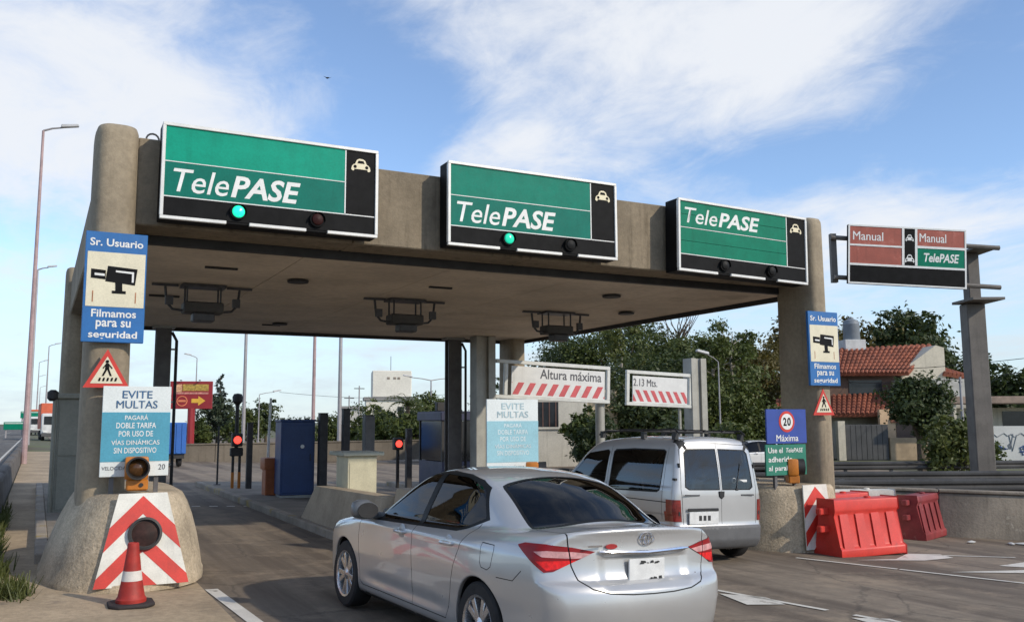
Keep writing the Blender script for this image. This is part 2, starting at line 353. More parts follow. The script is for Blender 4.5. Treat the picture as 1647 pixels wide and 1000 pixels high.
bx('back_beam', conc, can, X0, X1, 21.7-TY, 22.1-TY, 4.0, 4.9, bevel=.02)
bx('side_beam', conc, can, .5-TX, .84-TX, 11.72-TY, 21.4-TY, 4.02, 4.8, bevel=.02)
bx('side_beam', conc, can, 11.25-TX, 11.6-TX, 11.72-TY, 21.4-TY, 4.02, 4.8, bevel=.02)
bx('roof_slab', conc, can, X0, 11.23-TX, 11.52-TY, 21.68-TY, 4.05, 4.3)
# soffit panels, joints open between them
ny, nx = 4, 5
for i in range(nx):
    for j in range(ny):
        a = .9+(11.78-.9)*i/nx; b = .9+(11.78-.9)*(i+1)/nx; c_ = 11.66+(22.2-11.66)*j/ny; d_ = 11.66+(22.2-11.66)*(j+1)/ny
        bx('soffit_panel', soff, can, a-TX+.006, b-TX-.006, c_-TY+.006, d_-TY-.006, 3.90+.004*((i*3+j*5) % 3), 3.99, smooth=0)
for a in ((.88-TX, 11.86-TX, 22.22-TY, 22.30-TY, 3.82, 4.02), (11.80-TX, 11.87-TX, 11.64-TY, 22.2-TY, 3.82, 4.02), (.88-TX, 11.86-TX, 11.53-TY, 11.63-TY, 3.84, 4.0)):  # rear and side trim; last strip paints the front beam's shadow black
    bx('edge_trim_and_shade', blk, can, *a)
MB().tube([(1.03-TX+.07*math.cos(a), 11.05-TY, 4.99+.07*math.sin(a)) for a in [R(-40+26*k) for k in range(11)]], .012, 6).build('lifting_eye', dsteel, can)
for x, y in ((3.5, 13.9), (4.7, 20.2), (8.9, 13.2), (10.6, 15.2)):
    MB().lathe([(.16, 0), (.17, .03), (.12, .045)], 16, (x-TX, y-TY, 3.853)).build('recessed_light', blk, can)
for x, y, w in ((2.0, 13.2, .45), (1.6, 16.6, .5), (4.4, 20.6, .4), (5.6, 13.6, .4)):
    bx('vent_slot', blk, can, x-TX, x+w-TX, y-TY, y+.06-TY, 3.872, 3.9)
# ---------------------------------------------------------------- ceiling mounted readers
def reader(loc, label, rz=0):
    t = thing('lane_scanner', label, 'scanner', loc, rz, 'scanners under the canopy')
    bx('mounting_plate', dsteel, t, -.34, .34, -.2, .2, -.04, 0)
    for s in (-.26, .26):
        for q in (-.13, .13): MB().tube([(s, q, -.02), (s, q, -.30)], .016, 6).build('hanger_rod', dsteel, t)
    bx('housing', pm('scanner_grey', (.06, .055, .05), .6, var=.2, scale=5), t, -.31, .31, -.17, .17, -.46, -.28, bevel=.02)
    bx('lens_box', dsteel, t, -.17, .17, -.2, .06, -.6, -.462, bevel=.02)
    for s in (-1, 1):
        MB().tube([(s*.30, 0, -.42), (s*.46, 0, -.40), (s*.55, 0, -.30), (s*.58, 0, -.04)], .022, 6).build('side_arm', dsteel, t)
        bx('arm_bar', dsteel, t, s*.58-.2, s*.58+.2, -.03, .03, -.035, -.002)
        bx('flood_head', dsteel, t, s*.52-.06, s*.52+.06, -.09, -.026, -.34, -.2)
    return t
reader((2.28, 15.2, 3.9), 'dark bracketed scanner under the canopy, between green-lit board and footway pillar')
reader((5.85, 15.4, 3.9), 'dark bracketed scanner at the middle of the three under the canopy')
reader((9.35, 15.9, 3.9), 'dark bracketed scanner under the canopy behind the board with unlit lamps')
# ---------------------------------------------------------------- lane boards
grnA = pm('sign_green_bright', (.0, .31, .20), .5, spec=.15, var=.08, scale=3, streak=.15)
grnB = pm('sign_green_deep', (.0, .165, .12), .5, spec=.15, var=.08, scale=3, streak=.15)
grnC = pm('sign_green_faded', (.0, .19, .11), .5, spec=.15, var=.1, scale=3, streak=.2)
sgblk = pm('sign_black', (.007, .007, .0075), .6, var=.3, scale=4, spec=.12)
sgwhite = pm('sign_white', (.78, .78, .75), .5, var=.06, scale=5)
sgcream = pm('sign_cream', (.78, .70, .48), .5, var=.06, scale=5)
greenlamp = pm('green_lamp', (.01, .75, .38), .3, emit=.75, var=.2, fine=0)
reddark = pm('dark_lamp', (.03, .006, .005), .55, var=.2, spec=.2)
lampoff = pm('lamp_off', (.012, .012, .012), .6, spec=.2)
CAR_ICON = [(-.5, .1), (-.46, .36), (-.38, .5), (-.3, .55), (-.22, .85), (-.1, .97), (.1, .97), (.22, .85), (.3, .55), (.38, .5), (.46, .36), (.5, .1), (.44, .0), (.36, .0), (.34, .14), (-.34, .14), (-.36, .0), (-.44, .0)]
def icon(parent, cx, cz, w, h, y, mat=None, name='car_symbol'):
    m = MB(); m.prism([(cx+p[0]*w, cz+p[1]*h) for p in CAR_ICON], y, y-.004)
    for s in (-1, 1): m.prism(circ(cx+s*.3*w, cz+.32*h, .085*w, 12), y-.0045, y-.006, m=1)
    m.prism([(cx-.19*w, cz+.6*h), (cx+.19*w, cz+.6*h), (cx+.13*w, cz+.82*h), (cx-.13*w, cz+.82*h)], y-.0045, y-.006, m=1)
    return m.build(name, [mat or sgcream, sgblk], parent, smooth=0)
def lamp(parent, cx, cz, y, lit, r=.075):
    l = MB().lathe([(r*1.25, 0), (r*1.25, -.03), (r*1.05, -.035)], 20, (cx, y, cz), 'y').build('lamp_bezel', sgblk, parent)
    MB().lathe([(r, -.03), (r*.85, -.05), (r*.5, -.062), (0, -.066)], 20, (cx, y, cz), 'y').build('lens', lit, l)
    vs = []; fs = []
    for k in range(13):
        a = R(-10+200*k/12); c_, s_ = math.cos(a)*r*1.2, math.sin(a)*r*1.2; vs += [(cx+c_, y-.03, cz+s_), (cx+c_*1.02, y-.06, cz+s_*1.02-.004), (cx+c_*1.08, y-.06, cz+s_*1.08-.01), (cx+c_*1.06, y-.03, cz+s_*1.06)]
    for k in range(12):
        for e in range(4): fs.append((4*k+e, 4*k+(e+1) % 4, 4*k+4+(e+1) % 4, 4*k+4+e))
    fs += [(0, 1, 2, 3), (51, 50, 49, 48)]
    MB().add(vs, fs).build('visor', sgblk, l)
def lane_board(label, x, y, z, w=2.58, h=1.1, layout=0, lamps=(None, None), depth=.26, ry=0, greens=(None, None)):
    t = thing('lane_sign', label, 'lane sign', (x, y, z), 0, 'green lane boards on the canopy beam'); t.rotation_euler = (0, ry, 0)
    bx('cabinet', sgblk, t, 0, w, 0, depth, 0, h, bevel=.01)
    f = .035; gx = w*.835; z1 = h*.235; z2 = h*.60
    y0 = -.004
    bx('lamp_strip', sgblk, t, f, w-f, y0-.004, y0, f, z1-.006, smooth=0)
    bx('symbol_panel', sgblk, t, gx+.012, w-f, y0-.004, y0, z1+.006, h-f, smooth=0)
    gu, gl = greens
    if layout == 0:
        bx('upper_panel', gu, t, f, gx-.006, y0-.004, y0, z2+.006, h-f, smooth=0); bx('lower_panel', gl, t, f, gx-.006, y0-.004, y0, z1+.006, z2-.006, smooth=0)
        tz = z1+.06; th = (z2-z1)*.74
    else:
        z2 = h*.605
        n = 4; zs = [z1+.006+(z2-.012-z1)*k/2 for k in range(3)]+[z2+.006+(h-f-z2-.006)*k/2 for k in range(3)]
        for k in (0, 1, 3, 4): bx('panel_slat', gu, t, f, gx-.006, y0-.004, y0-.0005*k, zs[k]+.003, zs[k+1]-.003, smooth=0)
        tz = z2+.075; th = (h-f-z2)*.66
    for a in ((f, gx, z2-.005, z2+.005), (f, w-f, z1-.006, z1+.006), (gx-.005, gx+.010, z1, h-f)):
        bx('divider', sgwhite, t, a[0], a[1], y0-.008, y0-.0045, a[2], a[3], smooth=0)
    fr = pm('sign_frame', (.74, .73, .69), .4, metal=.1, var=.08, scale=4)
    bx('frame_bar', fr, t, 0, w, -.03, .02, h-f, h+.003, bevel=.004); bx('frame_bar', fr, t, -.003, f, -.031, .021, f, h-f, bevel=.004); bx('frame_bar', fr, t, w-f, w+.003, -.031, .021, f, h-f, bevel=.004)
    lx = (w*.335, w*.70)
    for a, b in ((0, lx[0]-.13), (lx[0]+.13, lx[1]-.13), (lx[1]+.13, w)): bx('frame_bar', fr, t, a, b, -.03, .02, -.003, f, bevel=.004)
    text('Tele', .62*w/2.58, th*.9, sgwhite, t, .13, y0-.006, tz, shear=.22, bold=.004)
    text('PASE', .82*w/2.58, th*.88, sgwhite, t, .13+.645*w/2.58, y0-.006, tz, shear=.22, bold=.026)
    icon(t, (gx+w-f)/2+.005, h*.745, .25, .16, y0-.005)
    for cx, lm in zip(lx, lamps): lamp(t, cx, z1*.55+.01, y0-.005, lm)
    for zz_ in (.25, .8):
        for xx in (.1, w-.1): bx('bracket', dsteel, t, xx-.03, xx+.03, depth, depth+.07, zz_-.04, zz_+.04)
    return t
lane_board('TelePASE lane board with bright green lit lamp, beside the left end pillar with camera notice'.replace('left end ', ''), 1.09, 10.59, 3.965, 2.55, 1.11, 0, (greenlamp, reddark), greens=(grnA, grnB))
lane_board('TelePASE lane board with dimmer green lamp at the middle of the canopy beam', 4.6, 10.59, 3.965, 2.64, 1.12, 0, (pm('green_lamp_dim', (.01, .5, .3), .3, emit=.4, var=.3, fine=0), lampoff), greens=(pm('sign_green_mid', (0, .20, .135), .5, spec=.15, var=.08, scale=3), grnB))
lane_board('TelePASE lane board of horizontal slats with both lamps unlit', 8.31, 10.56, 3.90, 2.6, 1.1, 1, (lampoff, lampoff), depth=.3, ry=R(1.2), greens=(grnC, grnC))
# ---------------------------------------------------------------- concrete noses
def mound(label, x, y0, y1, hw_, h, topf=.62, p=2.6, nose=.55, yback=None, skew=0):
    cx, cy = x, (y0+y1)/2; hd = (y1-y0)/2; zb = gz(x)
    t = thing('concrete_nose', label, 'crash block', (cx, cy, zb-.03), 0, 'concrete noses ahead of the islands')
    n = 48; rng = random.Random(int(x*10)); rings = []
    prof = [(0, 1.0), (.08, .995), (.11, .97), (.3, .925), (.5, .865), (.7, .79), (.85, .72), (.95, .655), (1.0, .56)]
    for q, s in prof:
        s2 = 1-(1-s)*(1-topf)/(1-.62); ring = []
        for k in range(n):
            a = 2*math.pi*k/n; c_, s_ = math.cos(a), math.sin(a); j = 1+rng.uniform(-.006, .006)
            xx = hw_*s2*math.copysign(abs(c_)**(2/p), c_)*j+skew*q; yy = hd*(1-(1-s2)*nose)*math.copysign(abs(s_)**(2/p), s_)*j
            ring.append((xx, yy, q*h+.03))
        rings.append(ring)
    rings.append([(r_[0]*.5, r_[1]*.5, h+.03+.01) for r_ in rings[-1]])
    vs = [v for r_ in rings for v in r_]; L = len(rings)
    fs = [(i*n+k, i*n+(k+1) % n, (i+1)*n+(k+1) % n, (i+1)*n+k) for i in range(L-1) for k in range(n)]+[tuple(range((L-1)*n, L*n))]
    MB().add(vs, fs).build('block', conc_mound, t, smooth=50)
    return t
mound('rounded concrete nose with striped panel and traffic cone in front', .93, 10.05, 13.2, .86, .95, nose=.5, skew=.06)
mound('rounded concrete nose beside the large red plastic barrier', 10.85, 10.42, 13.2, 1.02, 1.0, topf=.85, nose=.5)
mb = thing('concrete_nose', 'long flat-topped concrete nose on the island, beside the silver sedan', 'crash block', (5.35, 13.2, gz(5.35)), 0, 'concrete noses ahead of the islands')
m = MB(); zt = .92
lo = [(-1.0, -3.0), (-.75, -3.5), (0, -3.75), (.75, -3.5), (1.0, -3.0), (1.0, -.9), (-1.0, -.9)]; hi = [(-.82, -2.5), (-.6, -2.85), (0, -3.05), (.6, -2.85), (.82, -2.5), (.82, -1.0), (-.82, -1.0)]
m.add([(x, y, -.02) for x, y in lo]+[(x, y, zt) for x, y in hi], [tuple(range(6, -1, -1)), tuple(range(7, 14))]+[(k, (k+1) % 7, 7+(k+1) % 7, 7+k) for k in range(7)])
cast = pm('cast_concrete', (.42, .345, .25), .92, var=.14, scale=1.5, bump=.35, bscale=40, streak=.3)
m.build('block', cast, mb, bevel=.03, seg=2)
m = MB(); m.add([(-1.16, -.89, 0), (-.62, -.89, 0), (-.62, 3.15, 0), (-1.16, 3.15, 0), (-.98, -.89, .80), (-.74, -.89, .80), (-.74, 2.6, .74), (-.98, 2.6, .74)], [(0, 3, 2, 1), (4, 5, 6, 7), (0, 1, 5, 4), (1, 2, 6, 5), (2, 3, 7, 6), (3, 0, 4, 7)]); m.build('side_wall', cast, mb, bevel=.02, seg=2)
# ---------------------------------------------------------------- chevron panels
cred = pm('chevron_red', (.62, .035, .02), .5, var=.12, scale=4, streak=.2); cwhite = pm('chevron_white', (.74, .72, .64), .55, var=.1, scale=4, streak=.35)
def chevron(label, x, y, z, wt, wb, h, tilt, lens=False, top=0):
    t = thing('chevron_panel', label, 'chevron panel', (x, y, z), 0, 'chevron panels on the noses'); t.rotation_euler = (tilt, 0, 0)
    q = [(-wb/2, 0), (wb/2, 0), (wt/2, h), (-wt/2, h)]
    MB().prism(q, 0, .02).build('panel', cwhite, t, smooth=0)
    sw = .19*h/1.0*1.05
    for k, za in enumerate((h*.97, h*.97-2.05*sw, h*.97-4.1*sw)):
        for s in (-1, 1):
            p = [(0, za), (0, za-sw), (s*.6, za-sw-.6*1.0), (s*.6, za-.6*1.0)]
            if s < 0: pass
            else: p = p
            ar = sum(p[i][0]*p[(i+1) % 4][1]-p[(i+1) % 4][0]*p[i][1] for i in range(4))
            if ar < 0: p = p[::-1]
            c_ = clip_poly(p, q)
            if len(c_) > 2: MB().prism(c_, -.003, -.0005).build('red_stripe', cred, t, smooth=0)
    if lens:
        l = MB().lathe([(.165, 0), (.165, -.05), (.14, -.055), (.135, -.02)], 28, (.02, -.002, h*.55), 'y').build('lamp_ring', blk, t)
        MB().lathe([(.136, -.018), (.09, -.03), (0, -.036)], 28, (.02, -.002, h*.55), 'y').build('lens', pm('smoked_lens', (.035, .015, .012), .6, spec=.2, var=.5, scale=9), l)
    return t
chevron('red and white chevron panel with round black lamp, traffic cone before it', 1.02, 10.06, .06, .47, .90, .93, R(-13), True)
chevron('red and white chevron panel partly hidden by the large red barrier', 10.78, 10.38, gz(10.8)+.06, .5, .6, .97, R(-5))
# ---------------------------------------------------------------- flashing lamps
org = pm('lamp_orange', (.52, .17, .015), .45, var=.15, scale=6, streak=.2)
def flasher(label, x, y, z, rz, s=1.0, body=True):
    t = thing('flasher_lamp', label, 'warning lamp', (x, y, z), rz, 'orange warning lamps on the noses')
    bx('base', org, t, -.11*s, .11*s, -.07*s, .09*s, 0, .12*s, bevel=.015)
    hd = bx('housing', org, t, -.13*s, .11*s, -.06*s, .1*s, .115*s, .36*s, bevel=.03, seg=2)
    MB().lathe([(.088*s, -.055*s), (.12*s, -.06*s), (.122*s, -.16*s), (.105*s, -.16*s), (.09*s, -.065*s)], 24, (0, 0, .24*s), 'y').build('hood', blk, t)
    MB().lathe([(.088*s, -.068*s), (.06*s, -.09*s), (0, -.1*s)], 20, (0, 0, .24*s), 'y').build('lens', pm('amber_dark', (.10, .045, .015), .2, var=.4, scale=9), t)
    MB().lathe([(.022, 0), (.022, -.012)], 10, (.04*s, -.07*s, .06*s), 'y').build('bolt', blk, t)
    return t
flasher('orange warning lamp with round black hood above the chevron and traffic cone', .97, 10.45, .985, R(-4), .98)
flasher('orange warning lamp just above the sedan roof, before the teal fine notice', 5.72, 10.35, .80, R(62), 1.02)
flasher('orange warning lamp before the green notice on the nose by the red barrier', 10.62, 10.75, .70, R(60), 1.05)
# ---------------------------------------------------------------- small signs
blue = pm('notice_blue', (.015, .14, .40), .45, var=.08, scale=4, streak=.2)
def plain_panel(t, x0, x1, z0, z1, mat, y=0, th=.02, name='panel'): return bx(name, mat, t, x0, x1, y, y+th, z0, z1, smooth=0)
def camera_notice(label, x, y, z, w=.64, h=1.2):
    t = thing('camera_notice', label, 'notice sign', (x, y, z), 0, 'blue filming notices on the pillars')
    bx('panel', blue, t, 0, w, 0, .05, 0, h, bevel=.005)
    bx('cream_panel', cream, t, .025, w-.015, -.004, -.0005, h*.32, h*.815, smooth=0)
    m = MB(); cx = w/2; zc_ = h*.60; y_ = -.009
    m.prism([(cx-.1, zc_-.06), (cx+.2, zc_-.09), (cx+.22, zc_+.09), (cx-.08, zc_+.11)], y_, y_+.004)
    m.prism([(cx-.245, zc_-.03), (cx-.1, zc_-.04), (cx-.1, zc_+.06), (cx-.245, zc_+.07)], y_, y_+.004)
    m.prism([(cx, zc_-.07), (cx+.07, zc_-.075), (cx+.075, zc_-.16), (cx+.005, zc_-.16)], y_, y_+.004); m.prism([(cx-.03, zc_-.16), (cx+.11, zc_-.16), (cx+.11, zc_-.19), (cx-.03, zc_-.19)], y_, y_+.004)
    m.build('camera_symbol', sgblk, t, smooth=0)
    m = MB(); m.prism([(cx+.0, zc_+.065), (cx+.185, zc_+.055), (cx+.185, zc_-.06), (cx+.165, zc_-.06), (cx+.165, zc_+.035), (cx+.0, zc_+.045)], y_-.002, y_-.0005); m.build('camera_highlight', sgwhite, t, smooth=0); m = MB(); m.prism([(cx-.21, zc_+.0), (cx-.11, zc_-.005), (cx-.11, zc_+.02), (cx-.21, zc_+.025)], y_-.002, y_-.0005); m.build('camera_highlight', sgwhite, t, smooth=0)
    rust = pm('rust', (.45, .2, .1), .8, var=.3, scale=9)
    for s in (-.22, .21): bx('rust_streak', rust, t, cx+s-.006, cx+s+.006, -.006, -.0045, h*.36, h*.46, smooth=0)
    text('Sr. Usuario', w*.86, .085, sgwhite, t, cx, -.004, h*.87, align='c', bold=.02)
    for k, s in enumerate(('Filmamos', 'para su', 'seguridad')): text(s, w*(.72, .56, .78)[k], .10 if k else .085, sgwhite, t, cx, -.004, h*(.225-.093*k)-(.022 if k else 0), align='c', bold=.02)
    for q in (.2, h-.2): bx('bracket', dsteel, t, .2, w-.2, .05, .13, q-.03, q+.03)
    return t
camera_notice('blue and cream filming notice high on the pillar beside the footway', .365, 10.66, 2.56, .625, 1.21)
camera_notice('blue and cream filming notice on the pillar by the red plastic barriers', 11.0, 10.66, 2.235, .67, 1.21)
sred = pm('sign_red', (.60, .04, .025), .45, var=.1, scale=5)
def ped_triangle(label, x, y, z, s=.46, mark=0):
    t = thing('pedestrian_sign', label, 'triangle sign', (x, y, z), 0, 'pedestrian triangles on the pillars')
    h = s*.9; tri = lambda k, dz=0: [(-s/2*k, h*(1-k)*.36), (s/2*k, h*(1-k)*.36), (.0, h*(1-k)*.36+h*k)]
    MB().prism(tri(1), 0, .012).build('rim', sred, t, smooth=0); MB().prism(tri(.70), -.004, -.0005).build('face', cream, t, smooth=0)
    m = MB(); Y = (-.008, -.0045); z0 = h*.3; k = s/.46
    m.prism(circ(0, z0+.155*k, .018*k, 10), *Y); m.prism([(-.02*k, z0+.075*k), (.022*k, z0+.075*k), (.018*k, z0+.135*k), (-.014*k, z0+.135*k)], *Y)
    m.prism([(-.05*k, z0), (-.03*k, z0), (.008*k, z0+.078*k), (-.016*k, z0+.078*k)], *Y); m.prism([(.03*k, z0), (.05*k, z0), (.02*k, z0+.078*k), (0, z0+.078*k)], *Y)
    m.prism([(.018*k, z0+.13*k), (.055*k, z0+.085*k), (.048*k, z0+.075*k), (.014*k, z0+.115*k)], *Y); m.prism([(-.014*k, z0+.13*k), (-.045*k, z0+.085*k), (-.036*k, z0+.078*k), (-.01*k, z0+.115*k)], *Y)
    m.build('walker_symbol', sgblk, t, smooth=0)
    m = MB()
    for q in range(5): a = (-.085+.04*q)*k; m.prism([(a, z0-.055*k), (a+.022*k, z0-.055*k), (a+.03*k, z0-.018*k), (a+.012*k, z0-.018*k)], *Y)
    m.build('crossing_symbol', sgblk, t, smooth=0)
    bx('bracket', dsteel, t, -.03, .03, .012, .1, h*.3, h*.42)
    return t
ped_triangle('red bordered pedestrian triangle just above the teal fine notice by the footway', .635, 10.62, 2.07, .46)
ped_triangle('red bordered pedestrian triangle on the pillar beside the blue 20 sign', 11.22, 10.62, 1.76, .47)
teal = pm('notice_teal', (.075, .33, .45), .5, var=.07, scale=3, streak=.15); teald = pm('teal_text', (.06, .22, .34), .5, var=.05)
pale = pm('notice_pale', (.72, .76, .74), .5, var=.05, scale=3)
tealp = pm('notice_teal_faded', (.30, .55, .62), .5, var=.07, scale=3, streak=.1)
def fine_notice(label, x, y, z, w=.68, h=.95, faded=False, post=.5):
    t = thing('fine_notice', label, 'notice sign', (x, y, z), 0, 'fine notices by the lanes')
    bl = tealp if faded else teal; tx = pm('faded_text', (.42, .56, .60), .5) if faded else pm('notice_text_blue', (.035, .12, .25), .5); wt = pm('faded_white', (.66, .75, .76), .5) if faded else sgwhite
    bx('panel', pale, t, 0, w, 0, .025, 0, h, bevel=.004)
    bx('teal_panel', bl, t, 0.001, w-.001, -.004, -.0005, h*.165, h*.71, smooth=0)
    text('EVITE', w*.44, h*.085, tx, t, w*.5, -.004, h*.865, align='c', bold=.012); text('MULTAS', w*.60, h*.085, tx, t, w*.5, -.004, h*.755, align='c', bold=.012)
    for k, (s, q) in enumerate((('PAGARÁ', .34), ('DOBLE TARIFA', .58), ('POR USO DE', .50), ('VÍAS DINÁMICAS', .70), ('SIN DISPOSITIVO', .62))): text(s, w*q, h*.062, wt, t, w*.5, -.006, h*(.625-.092*k), align='c', bold=.01)
    text('VELOCIDAD MÁXIMA', w*.7, h*.05, pm('notice_text_dark', (.06, .06, .07), .5), t, w*.03, -.004, h*.075); text('20', w*.1, h*.06, MATS['notice_text_dark'], t, w*.85, -.004, h*.07)
    for a in (.1, w-.14): bx('post', gpost, t, a, a+.045, .03, .075, -post, h*.95)
    return t
fine_notice('teal and white fine notice behind the hooded lamp by the footway pillar', .605, 10.56, 1.125, .685, .96, post=.22)
fine_notice('faded pale teal fine notice standing above the sedan roof', 5.15, 10.56, 1.0, .76, .975, True, .42)
bl2 = pm('speed_blue', (.03, .07, .33), .45, var=.08, scale=4, streak=.2)
t = thing('speed_sign', 'blue sign with round 20 limit and Máxima', 'speed sign', (10.06, 10.7, 1.32))
bx('panel', bl2, t, 0, .84, 0, .03, 0, .535, bevel=.004)
MB().prism(circ(.42, .34, .165, 32), -.005, -.0005).build('red_ring', sred, t, smooth=0); MB().prism(circ(.42, .34, .125, 32), -.009, -.0055).build('disc', sgwhite, t, smooth=0)
text('20', .16, .13, sgblk, t, .42, -.011, .275, align='c', bold=.03); text('Máxima', .46, .1, sgwhite, t, .42, -.004, .035, align='c', bold=.015)
t = thing('device_notice', 'green notice about the windscreen device below the blue 20 sign', 'notice sign', (10.03, 10.71, .83))
bx('panel', pm('device_green', (.02, .20, .13), .45, var=.08, scale=4, streak=.2), t, 0, .85, 0, .03, 0, .475, bevel=.004)
text('Use el', .30, .085, sgwhite, t, .05, -.004, .345, bold=.015); text('TelePASE', .36, .07, sgwhite, t, .42, -.004, .35, shear=.2, bold=.01)
text('adherido', .5, .085, sgwhite, t, .05, -.004, .205, bold=.015); text('al parabrisas', .68, .1, sgwhite, t, .05, -.004, .05, bold=.015)
for a in (.2, .6): bx('post', gpost, t, a, a+.05, .032, .08, -.25, .95)
# ================================================================ cone, barriers
cr = pm('cone_red', (.38, .028, .018), .6, var=.2, scale=8, blotch=((.16, .02, .015), 9, .6, .75)); cw = pm('cone_white', (.72, .68, .62), .6, var=.1, scale=8)
t = thing('traffic_cone', 'worn red traffic cone with white collar on black base', 'traffic cone', (.86, 9.35, gz(.86)))
m = MB(); b = .20
m.prism([(-b, -b*.6), (-b*.6, -b), (b*.6, -b), (b, -b*.6), (b, b*.6), (b*.6, b), (-b*.6, b), (-b, b*.6)], .006, .04, 'xy'); m.build('base', pm('cone_base', (.03, .025, .025), .8, var=.3), t, bevel=.008)
MB().lathe([(.135, .04), (.135, .07), (.12, .09), (.093, .235)], 24).build('lower_body', cr, t); MB().lathe([(.0935, .235), (.081, .325)], 24).build('collar', cw, t)
MB().lathe([(.08, .325), (.056, .50), (.05, .575), (.036, .58), (.034, .52)], 24).build('upper_body', cr, t)
def barrier(label, loc, rz, L=1.38, H=.82, mat=None, group='plastic road barriers'):
    t = thing('road_barrier', label, 'barrier', loc, rz, group)
    prof = [(-.28, 0), (.28, 0), (.28, .12), (.235, .16), (.15, .60), (.15, .64), (.17, .68), (.16, H), (-.16, H), (-.17, .68), (-.15, .64), (-.15, .60), (-.235, .16), (-.28, .12)]
    ends = lambda p: 1.0 if p[1] < .15 else (.965 if p[1] < .61 else 1.0)
    n = len(prof); m = MB(); vs = []
    for s in (-1, 1): vs += [(s*L/2*ends(p), p[0], p[1]) for p in prof]
    m.add(vs, [tuple(range(n)), tuple(range(2*n-1, n-1, -1))]+[(k, (k+1) % n, n+(k+1) % n, n+k) for k in range(n)]); m.build('body', mat, t, bevel=.018, seg=2)
    # recessed look: proud ribs and frames on both faces
    for s in (-1, 1):
        for k in range(4):
            xc = -L*.36+L*.24*k; q = [(xc-.085, .14), (xc+.085, .14), (xc+.07, .62), (xc-.07, .62)]
            mm = MB(); vs = []
            for dx, z in q: yy = .243-(z-.14)*.195+.0; vs.append((dx, s*(yy+.022), z))
            for dx, z in q: yy = .243-(z-.14)*.195; vs.append((dx, s*(yy-.03), z))
            mm.add(vs, [(0, 1, 2, 3), (7, 6, 5, 4)]+[(i, (i+1) % 4, 4+(i+1) % 4, 4+i) for i in range(4)]); mm.build('rib', mat, t, bevel=.012, seg=2)
    bx('coupling_lug', mat, t, -L/2-.16, -L/2+.02, -.05, .05, .62, .72, bevel=.015); bx('coupling_lug', mat, t, -L/2-.16, -L/2+.02, -.05, .05, .36, .46, bevel=.015); bx('coupling_lug', mat, t, L/2-.02, L/2+.08, -.05, .05, .5, .6, bevel=.015)
    MB().lathe([(.05, 0), (.05, .025), (.02, .03)], 14, (.2, 0, H)).build('filler_cap', mat, t)
    return t
plr = pm('plastic_red', (.66, .045, .03), .45, var=.1, scale=3, blotch=((.40, .05, .04), 3, .55, .75)); plr2 = pm('plastic_red_faded', (.24, .03, .032), .6, var=.2, scale=3, blotch=((.36, .16, .14), 4, .58, .74)); plw = pm('plastic_white', (.66, .63, .56), .55, var=.12, scale=3)
barrier('bright red plastic barrier in front of the chevron nose', (11.32, 10.12, gz(11.3)), R(-2), 1.34, .84, plr)
barrier('bright red plastic barrier tucked behind another bright red one', (11.85, 11.05, gz(11.8)), R(8), 1.34, .84, plr)
barrier('off-white plastic barrier between the red ones', (13.1, 11.75, gz(13.1)), R(-28), 1.3, .86, plw)
barrier('faded dark red plastic barrier against the low concrete wall', (14.5, 11.55, gz(14.5)), R(20), 1.2, .78, plr2)
# ================================================================ island equipment
t = thing('equipment_cabinet', 'tall blue metal cabinet on the island', 'cabinet', (5.38, 21.3, gz(5.38)+.12), R(-3))
cb = pm('cabinet_blue', (.022, .055, .17), .5, var=.12, scale=2, streak=.3)
bx('plinth', steel, t, -.36, .36, -.33, .33, 0, .07); bx('body', cb, t, -.39, .39, -.36, .36, .07, 1.74, bevel=.012); bx('door', cb, t, -.35, .35, -.375, -.361, .12, 1.66, bevel=.006); bx('roof', cb, t, -.41, .41, -.39, .38, 1.74, 1.79, bevel=.01)
MB().prism(circ(.1, 1.17, .045, 16), -.379, -.3755).build('badge', sgwhite, t, smooth=0); MB().tube([(.28, -.38, .85), (.28, -.41, .87), (.28, -.41, .97), (.28, -.38, .99)], .012, 6).build('door_handle', dsteel, t)
t = thing('equipment_pedestal', 'cream equipment pedestal with overhanging pale cap', 'pedestal', (5.02, 15.45, gz(5)+.12))
ped = pm('pedestal_cream', (.60, .56, .40), .6, var=.08, scale=3, streak=.2)
bx('body', ped, t, -.26, .26, -.25, .42, 0, 1.13, bevel=.01); bx('cap', pm('pedestal_cap', (.45, .46, .38), .7, var=.1, scale=3), t, -.36, .37, -.33, .55, 1.13, 1.20, bevel=.012); bx('door', ped, t, -.23, .23, -.262, -.251, .5, 1.02, bevel=.004)
t = thing('barrier_machine', 'orange lift barrier machine beside the blue cabinet', 'barrier machine', (4.98, 22.0, gz(4.98)+.12))
og = pm('machine_orange', (.42, .12, .035), .55, var=.15, scale=3, streak=.3)
bx('housing', og, t, -.15, .15, -.2, .2, 0, .62, bevel=.02); bx('head', og, t, -.19, .19, -.24, .24, .6, .88, bevel=.03, seg=2); MB().tube([(0, .2, .74), (0, .33, .74)], .05, 10).build('boom_hub', dsteel, t); MB().tube([(0, .3, .74), (.04, .3, 2.3)], .03, 6).build('boom', sgwhite, t)
redlamp = pm('red_lamp', (.95, .06, .04), .3, emit=1.6, var=.1, fine=0)
